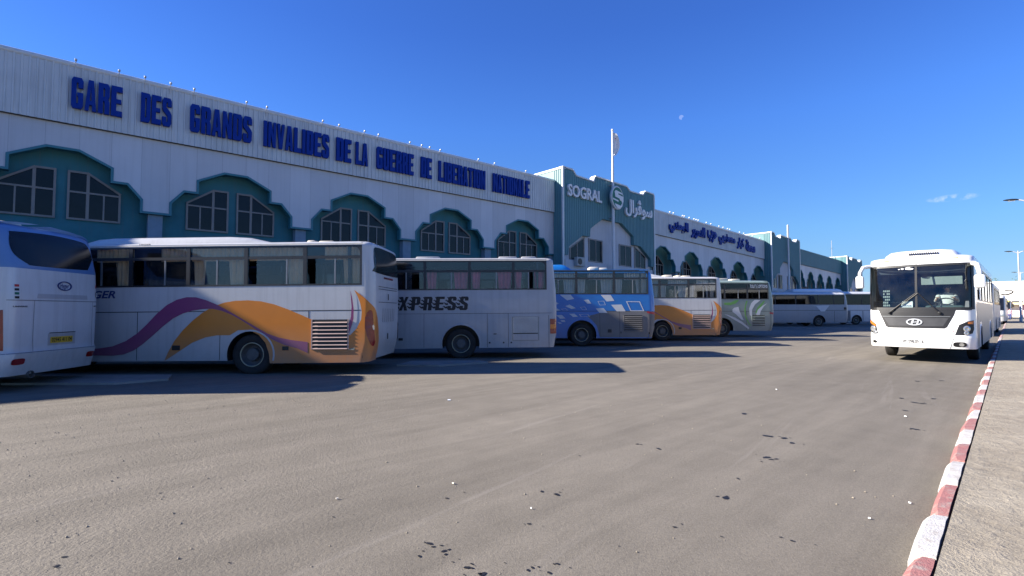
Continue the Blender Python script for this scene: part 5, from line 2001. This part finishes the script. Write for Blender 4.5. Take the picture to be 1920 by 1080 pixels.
# mirrors on arms
mr = MB()
mr.tube([(11.35, -1.12, 2.93), (11.55, -1.25, 2.95), (11.85, -1.36, 2.90), (11.98, -1.42, 2.72), (11.98, -1.43, 2.60)], [0.06, 0.06, 0.055, 0.05, 0.045], 10)
o_ = mr.build("mirror_arm", 'paint_clean', b9.root, 50)
mr = MB()
mr.rbox((11.90, -1.53, 2.24), (12.06, -1.32, 2.62), 0.045, 3)
mr.build("mirror", 'paint_clean', o_, 40)
mr = MB()
mr.tube([(11.35, 1.12, 2.90), (11.55, 1.24, 2.90), (11.75, 1.32, 2.84), (11.84, 1.37, 2.66), (11.84, 1.37, 2.52)], [0.07, 0.07, 0.065, 0.06, 0.05], 10)
o_ = mr.build("mirror_arm", 'paint_clean', b9.root, 50)
mr = MB()
mr.rbox((11.76, 1.25, 2.18), (11.92, 1.49, 2.55), 0.05, 3)
mr.build("mirror", 'paint_clean', o_, 40)
# flank: seams, a grey sheet with this side's shade painted in, window poster
for x in (10.75, 8.55, 6.9, 5.2, 4.1, 2.3):
    b9.seam_v(x, 0.47, 1.55, 0.02)
b9.seam_h(0.4, 11.2, 1.57, 0.02)
b9.lay("side_shade_sheet", [[(0.8, 0.47), (2.5, 0.47), (2.5, 1.2), (3.9, 1.2), (3.9, 0.47), (8.65, 0.47), (8.65, 1.2), (10.05, 1.2), (10.05, 0.47), (11.1, 0.47), (11.1, 1.80), (0.8, 1.80)]], b9.side, 'side_shade', 0.004, 0)  # laid over the white paint to darken the flank turned from the sun
b9.lay("window_poster", [[(9.3, 1.86), (9.9, 1.86), (9.9, 2.2), (9.3, 2.2)]], b9.side, 'white_ink', 0.012, 0)
b9.done(simple_front=False)

# ---------- following buses in the lane (mostly hidden)
def kerb_pt(y_w, dx):
    """point dx beside the kerb's road edge, at world Y y_w"""
    t = (y_w - K0.y) / KD.y
    return K0 + KD * t - KN * dx


def lane_front(front_left_x, front_left_y):
    return Vector((front_left_x, front_left_y, 0)) - Vector((.7071, -.7071, 0)) * 1.25


b10 = lane_bus("silver white bus waiting right behind the oncoming white bus", lane_front(28.2, 30.0), 'paint_dirty', zr=3.36, zw0=1.9, zw1=2.9, wx0=0.6, wx1=10.8, rf=0.4)
b10.windows([2.4, 4.2, 6.0, 7.8, 9.4], [], (), curt=None, glassm='glass_dark', bar=False)
for x in (10.5, 8.4, 6.7, 5.0):
    b10.seam_v(x, 0.4, 1.5, 0.03)
b10.done()
b11 = lane_bus("pale bus with a teal tinted windscreen, third in the kerbside queue", lane_front(54.9, 57.0), 'paint_white', zr=3.3, zw0=1.9, zw1=2.9, wx0=0.6, wx1=10.8, rf=0.4)
b11.windows([3.0, 6.0, 9.0], [], (), curt=None, glassm='glass_dark', bar=False)
b11.done()
b12 = lane_bus("white and lime yellow bus far down the kerbside queue", lane_front(82.8, 85.0), 'paint_clean', zr=3.4, zw0=1.9, zw1=2.9, wx0=0.6, wx1=10.8, rf=0.4)
b12.windows([3.0, 6.0, 9.0], [], (), curt=None, glassm='glass_dark', bar=False)
b12.lay("yellow_band", [[(-1.2, 1.1), (1.2, 1.1), (1.2, 1.5), (-1.2, 1.5)]], b12.nose, 'yellow', 0.006)
b12.lay("yellow_band", [[(-1.2, 2.98), (1.2, 2.98), (1.2, 3.2), (-1.2, 3.2)]], b12.nose, 'yellow', 0.006)
mr = MB()
mr.tube([(11.6, 1.1, 2.95), (12.0, 1.35, 2.9), (12.1, 1.45, 2.6)], 0.06, 8)
mr.rbox((12.0, 1.33, 2.1), (12.2, 1.6, 2.6), 0.05, 2)
mr.build("mirror", 'black', b12.root)
b12.done()


# ------------------------------------------------------------------ people
def person(name, label, loc, rz, joints, bones, cloth, hair=True, scale=1.0, group=None, head=None, category="person"):
    """one continuous skinned body; joints {name: (x, y, z, r)}"""
    root = empty(name, loc, rz, label, category, group)
    me = bpy.data.meshes.new("body")
    names = list(joints)
    me.from_pydata([Vector(joints[n][:3]) * scale for n in names], [(names.index(a), names.index(b)) for a, b in bones], [])
    ob = bpy.data.objects.new("tmp", me)
    COL.objects.link(ob)
    md_ = ob.modifiers.new("skin", 'SKIN')
    for v, n in zip(me.skin_vertices[0].data, names):
        r = joints[n][3]
        v.radius = (r * scale, (joints[n][4] if len(joints[n]) > 4 else r) * scale)
        v.use_root = (n == 'pelvis')
    sd_ = ob.modifiers.new("sub", 'SUBSURF')
    sd_.levels = 1
    sd_.render_levels = 1
    bpy.context.view_layer.update()
    m2 = bpy.data.meshes.new_from_object(ob.evaluated_get(bpy.context.evaluated_depsgraph_get()))
    bpy.data.objects.remove(ob)
    m2.name = "body"
    mats = ['skin', cloth[0], cloth[1], 'black']
    for m in mats:
        m2.materials.append(M[m])
    for p in m2.polygons:
        p.material_index = cloth[2](p.center / scale)
        p.use_smooth = True
    b = bpy.data.objects.new("body", m2)
    COL.objects.link(b)
    b.parent = root
    hx, hy, hz = head
    h = MB()
    for q in range(7):
        for k in range(12):
            pass
    prof = [(0.001, 0.118), (0.05, 0.112), (0.085, 0.085), (0.098, 0.045), (0.10, 0.0), (0.092, -0.04)]
    h.lathe(prof, lambda x, y, hh: Vector(((hx - 0.018 + x * 1.05) * scale, (hy + y * 0.86) * scale, (hz + 0.025 + hh) * scale)), 12)
    h.build("hair", 'hair', root, 60)
    f = MB()                                           # eyes, nose, mouth, ears
    for sy in (-1, 1):
        f.rbox(((hx + 0.086) * scale, (hy + sy * 0.034 - 0.012) * scale, (hz + 0.004) * scale), ((hx + 0.097) * scale, (hy + sy * 0.034 + 0.012) * scale, (hz + 0.018) * scale), 0.003 * scale, 1, 1)
        f.rbox(((hx - 0.02) * scale, (hy + sy * 0.082 - 0.008) * scale, (hz - 0.035) * scale), ((hx + 0.012) * scale, (hy + sy * 0.082 + 0.008) * scale, (hz + 0.025) * scale), 0.006 * scale, 1, 0)
    f.rbox(((hx + 0.085) * scale, (hy - 0.013) * scale, (hz - 0.035) * scale), ((hx + 0.115) * scale, (hy + 0.013) * scale, (hz + 0.005) * scale), 0.008 * scale, 1, 0)
    f.rbox(((hx + 0.084) * scale, (hy - 0.025) * scale, (hz - 0.065) * scale), ((hx + 0.095) * scale, (hy + 0.025) * scale, (hz - 0.054) * scale), 0.003 * scale, 1, 2)
    f.build("face", ['skin', 'ink', 'red_ink'], root)
    return root


def hand_bones(J, Bn, wrist, key, fwd, side, up, curl):
    """palm and five fingers off a wrist joint; vectors in body space"""
    w, fwd, side, up = Vector(wrist), Vector(fwd).normalized(), Vector(side).normalized(), Vector(up).normalized()
    palm = w + fwd * 0.055
    J[key + 'palm'] = (*palm, 0.032, 0.018)
    Bn.append((key + 'wrist', key + 'palm'))
    for i, (o_, ln) in enumerate(((-0.030, 0.070), (-0.010, 0.082), (0.011, 0.078), (0.031, 0.062))):
        a = palm + fwd * 0.04 + side * o_
        b = a + fwd * ln * 0.5 - up * ln * 0.15 * curl
        c = b + fwd * ln * (0.35 - 0.25 * curl) - up * ln * 0.5 * curl
        for nm, p, r in (('a', a, 0.0095), ('b', b, 0.0085), ('c', c, 0.007)):
            J[f'{key}f{i}{nm}'] = (*p, r)
        Bn += [(key + 'palm', f'{key}f{i}a'), (f'{key}f{i}a', f'{key}f{i}b'), (f'{key}f{i}b', f'{key}f{i}c')]
    a = w + fwd * 0.03 - side * 0.035
    b = a + fwd * 0.035 - side * 0.025 - up * 0.01
    J[key + 't0'] = (*a, 0.011)
    J[key + 't1'] = (*b, 0.008)
    Bn += [(key + 'palm', key + 't0'), (key + 't0', key + 't1')]


def standing(step=0.10):
    J = dict(pelvis=(0, 0, 0.95, 0.15, 0.12), waist=(0, 0, 1.12, 0.14, 0.11), chest=(0, 0, 1.33, 0.17, 0.12), neckb=(0, 0, 1.47, 0.075), neck=(0.01, 0, 1.53, 0.055), head=(0.02, 0, 1.63, 0.085), top=(0.02, 0, 1.70, 0.07))
    Bn = [('pelvis', 'waist'), ('waist', 'chest'), ('chest', 'neckb'), ('neckb', 'neck'), ('neck', 'head'), ('head', 'top')]
    for sd, k in ((1, 'l'), (-1, 'r')):
        f = step * sd
        J.update({k + 'hip': (0, sd * 0.10, 0.88, 0.10), k + 'knee': (f * 0.7 + 0.02, sd * 0.105, 0.49, 0.066), k + 'ankle': (f * 1.2 - 0.02, sd * 0.105, 0.09, 0.045), k + 'toe': (f * 1.2 + 0.14, sd * 0.12, 0.04, 0.04),
                  k + 'sh': (0, sd * 0.19, 1.41, 0.065), k + 'elbow': (-f * 0.7 - 0.02, sd * 0.25, 1.12, 0.045), k + 'wrist': (-f * 1.0 + 0.05, sd * 0.27, 0.88, 0.030)})
        Bn += [('pelvis', k + 'hip'), (k + 'hip', k + 'knee'), (k + 'knee', k + 'ankle'), (k + 'ankle', k + 'toe'), ('chest', k + 'sh'), (k + 'sh', k + 'elbow'), (k + 'elbow', k + 'wrist')]
        hand_bones(J, Bn, J[k + 'wrist'][:3], k, (0.15, 0, -1), (1, 0, 0), (0, -sd, 0), 0.5)
    return J, Bn


def cloth_std(c):
    if c.z > 1.50:
        return 0
    if c.z > 0.92:
        return 1 if not (abs(c.y) > 0.215 and c.z < 0.90) else 0
    if abs(c.y) > 0.215:
        return 0
    return 2 if c.z > 0.11 else 3


WALK = "people on the far pavement"
for lab, x, y, rz, up, lo, st_ in (("person in a tan coat walking on the far sunlit pavement by the lamp post", 79.0, 79.5, 2.4, 'shirt_tan', 'trouser_dark', 0.12),
                                   ("person in a pink top and blue trousers near the yellow bus", 73.4, 75.6, 0.6, 'shirt_pink', 'trouser_blue', 0.15),
                                   ("person in a white shirt and dark trousers at the far right", 84.2, 84.0, 1.2, 'shirt_white', 'trouser_dark', 0.05)):
    J, Bn = standing(st_)
    person("person", lab, (x, y, 0.13), rz, J, Bn, (up, lo, cloth_std), group=WALK, head=(0.02, 0, 1.63))

# the driver: seated, both hands on the wheel (in bus space, then set into the seat)
J = dict(pelvis=(0, 0, 0.10, 0.16, 0.13), waist=(-0.03, 0, 0.28, 0.15, 0.12), chest=(-0.02, 0, 0.50, 0.17, 0.12), neckb=(0.0, 0, 0.63, 0.075), neck=(0.02, 0, 0.69, 0.055), head=(0.04, 0, 0.79, 0.085), top=(0.04, 0, 0.86, 0.07))
Bn = [('pelvis', 'waist'), ('waist', 'chest'), ('chest', 'neckb'), ('neckb', 'neck'), ('neck', 'head'), ('head', 'top')]
for sd, k in ((1, 'l'), (-1, 'r')):
    J.update({k + 'hip': (0.08, sd * 0.10, 0.09, 0.095), k + 'knee': (0.44, sd * 0.13, 0.13, 0.066), k + 'ankle': (0.52, sd * 0.13, -0.28, 0.045), k + 'toe': (0.66, sd * 0.14, -0.32, 0.038),
              k + 'sh': (0.0, sd * 0.19, 0.57, 0.062), k + 'elbow': (0.22, sd * 0.27, 0.36, 0.045), k + 'wrist': (0.44, sd * 0.19, 0.47, 0.030)})
    Bn += [('pelvis', k + 'hip'), (k + 'hip', k + 'knee'), (k + 'knee', k + 'ankle'), (k + 'ankle', k + 'toe'), ('chest', k + 'sh'), (k + 'sh', k + 'elbow'), (k + 'elbow', k + 'wrist')]
    hand_bones(J, Bn, J[k + 'wrist'][:3], k, (1, -sd * 0.1, 0.25), (0, -sd, 0.0), (0, 0, 1), 0.9)


def cloth_drv(c):
    if c.z > 0.665:
        return 0
    if c.x > 0.30 and c.z > 0.36:
        return 0
    return 1 if (c.z > 0.20 or c.x < 0.05) else 2


drv_loc = b9.root.location + Matrix.Rotation(HD, 3, 'Z') @ Vector((10.45, 0.55, 1.46))
person("person", "driver in a pale shirt, hands on the wheel of the oncoming white bus", drv_loc, HD, J, Bn, ('shirt_white', 'trouser_dark', cloth_drv), head=(0.04, 0, 0.79))


# ------------------------------------------------------------------ lamp posts
def lamp_post(label, x, y, h=9.0):
    r = empty("street_lamp", (x, y, 0.12), R(45), label, "street lamp", "double armed lamps along the pavement")
    p = MB()
    p.lathe([(0.001, 0), (0.16, 0), (0.16, 0.5), (0.10, 0.6), (0.075, h - 0.3), (0.06, h + 0.1), (0.001, h + 0.12)], lambda a, b, c: Vector((a, b, c)), 12)
    p.build("pole", 'steel', r, 50)
    for sd in (1, -1):
        a = MB()
        a.tube([(0, 0, h - 0.25), (0, sd * 0.25, h - 0.05), (0, sd * 0.55, h + 0.05)], 0.045, 8)
        arm = a.build("arm", 'steel', r, 50)
        hd = MB()
        sec_ = [(0.50, 0.05, 0.04), (0.62, 0.13, 0.075), (0.85, 0.17, 0.09), (1.10, 0.15, 0.075), (1.28, 0.06, 0.03)]
        vs, fs = [], []
        for q, w, t in sec_:
            for k in range(10):
                an = 2 * math.pi * k / 10
                vs.append((w * math.cos(an), sd * q, h + 0.05 + 0.06 * (q - 0.5) + t * max(math.sin(an), -0.35)))
        for i in range(4):
            for k in range(10):
                fs.append((i * 10 + k, i * 10 + (k + 1) % 10, (i + 1) * 10 + (k + 1) % 10, (i + 1) * 10 + k))
        fs += [tuple(range(10)), tuple(range(40, 50))]
        hd.add(vs, fs)
        head_ = hd.build("lamp_head", 'black', arm, 50)
        ln = MB()
        ln.rbox((-0.10, min(sd * 0.68, sd * 1.05), h + 0.0), (0.10, max(sd * 0.68, sd * 1.05), h + 0.045), 0.02, 2)
        ln.build("lens", 'clear_lens', head_, 50)
    return r


lamp_post("nearest double lamp post, its head hanging in at the right edge", 35.25, 34.6)
lamp_post("middle double lamp post standing before the far white wall", 65.2, 65.7)
lamp_post("farthest and smallest of the double lamp posts", 101.5, 102.0)

# ------------------------------------------------------------------ far end: white hall, stalls, trees
fw = empty("white_hall", (104.5, 117.5, 0), R(-45), "long white hall with a flat roof and a dark sign closing the far end", "building")
m = MB()
m.box((-6, 0, -1), (60, 14, 7.6))
m.box((-6.2, -0.25, 7.6), (60.2, 14.2, 7.95))
m.build("wall", 'far_white', fw)
m = MB()
vs, fs = text_mesh("S", 0.04, 0.02)
pa_ = smooth_path([(5.6, 5.2), (6.3, 5.0), (7.2, 5.3), (7.5, 5.7), (7.0, 6.0), (6.2, 5.9)], 5, False)
m.prism(strip(pa_, 0.28, 0.18), FACE, -0.08, -0.02)
m.box((5.0, -0.08, 3.3), (9.0, -0.02, 3.6))
m.build("sign", 'ink', fw)
for k in range(7):
    m = MB()
    a = -4 + k * 6.2
    m.box((a, -0.06, 0.2), (a + 3.4, 0.02, 2.9))
    m.build("shop_front", ('shirt_tan', 'bonnet', 'shirt_pink', 'bonnet', 'greycurt', 'bonnet', 'cream')[k], fw)
m = MB()
m.prism([(0, 3.3), (-1.9, 2.9), (-1.9, 2.8), (0, 3.15)], lambda a, b, t: Vector((t, a, b)), -5, 45)
m.build("awning", 'cream', fw)


def tree(label, x, y, h, cr, n=420):
    t = empty("tree", (x, y, 0), 0, label, "tree", "trees behind the far white hall")
    m = MB()
    m.tube([(0, 0, 0), (0.1, 0, h * 0.3), (0, 0.1, h * 0.55), (0.1, 0, h * 0.8)], [0.28, 0.22, 0.15, 0.06], 8)
    for k in range(6):
        a = k * 1.05 + random.uniform(-0.3, 0.3)
        m.tube([(0, 0, h * (0.42 + 0.05 * k)), (cr * 0.35 * math.cos(a), cr * 0.35 * math.sin(a), h * (0.55 + 0.05 * k)), (cr * 0.7 * math.cos(a), cr * 0.7 * math.sin(a), h * (0.62 + 0.05 * k))], [0.1, 0.07, 0.03], 6)
    m.build("trunk", 'bark', t, 50)
    c = MB()
    cl_ = [(random.gauss(0, cr * 0.42), random.gauss(0, cr * 0.42), h * random.uniform(0.52, 0.98)) for _ in range(14)]
    for k in range(n):
        q = random.choice(cl_)
        p = Vector((q[0] + random.gauss(0, cr * 0.2), q[1] + random.gauss(0, cr * 0.2), q[2] + random.gauss(0, h * 0.05)))
        e1 = Vector((random.gauss(0, 1), random.gauss(0, 1), random.gauss(0, 1))).normalized() * random.uniform(0.12, 0.3)
        e2 = e1.orthogonal().normalized() * random.uniform(0.08, 0.2)
        c.add([p - e1, p + e2, p + e1, p - e2], [(0, 1, 2, 3)])
    c.build("crown", 'leaf', t, recalc=False)


for i, (x, y, h, cr) in enumerate(((118, 132, 9.2, 2.6), (126, 134, 9.6, 3.0), (131, 131, 9.0, 2.4), (141, 140, 10.0, 3.2))):
    tree(("leftmost tree top showing over the far white hall", "broad tree top second from left over the far white hall", "low tree top over the middle of the far white hall", "tallest tree top at the right over the far white hall")[i], x, y, h, cr)
hl = MB()
vs, fs = [], []
for i in range(41):
    x = -600 + i * 45
    z = 3 + 3 * math.sin(i * 0.7) + 2.0 * math.sin(i * 1.9)
    vs += [(x, 590 - abs(x - 200) * 0.12, -2), (x, 596 - abs(x - 200) * 0.12, max(1.0, z)), (x, 700, max(1.0, z) * 0.6)]
for i in range(40):
    for k in range(2):
        fs.append((i * 3 + k, i * 3 + 3 + k, i * 3 + 4 + k, i * 3 + 1 + k))
hl.add(vs, fs)
tag(hl.build("hills", 'hill', smooth=60), kind="structure")
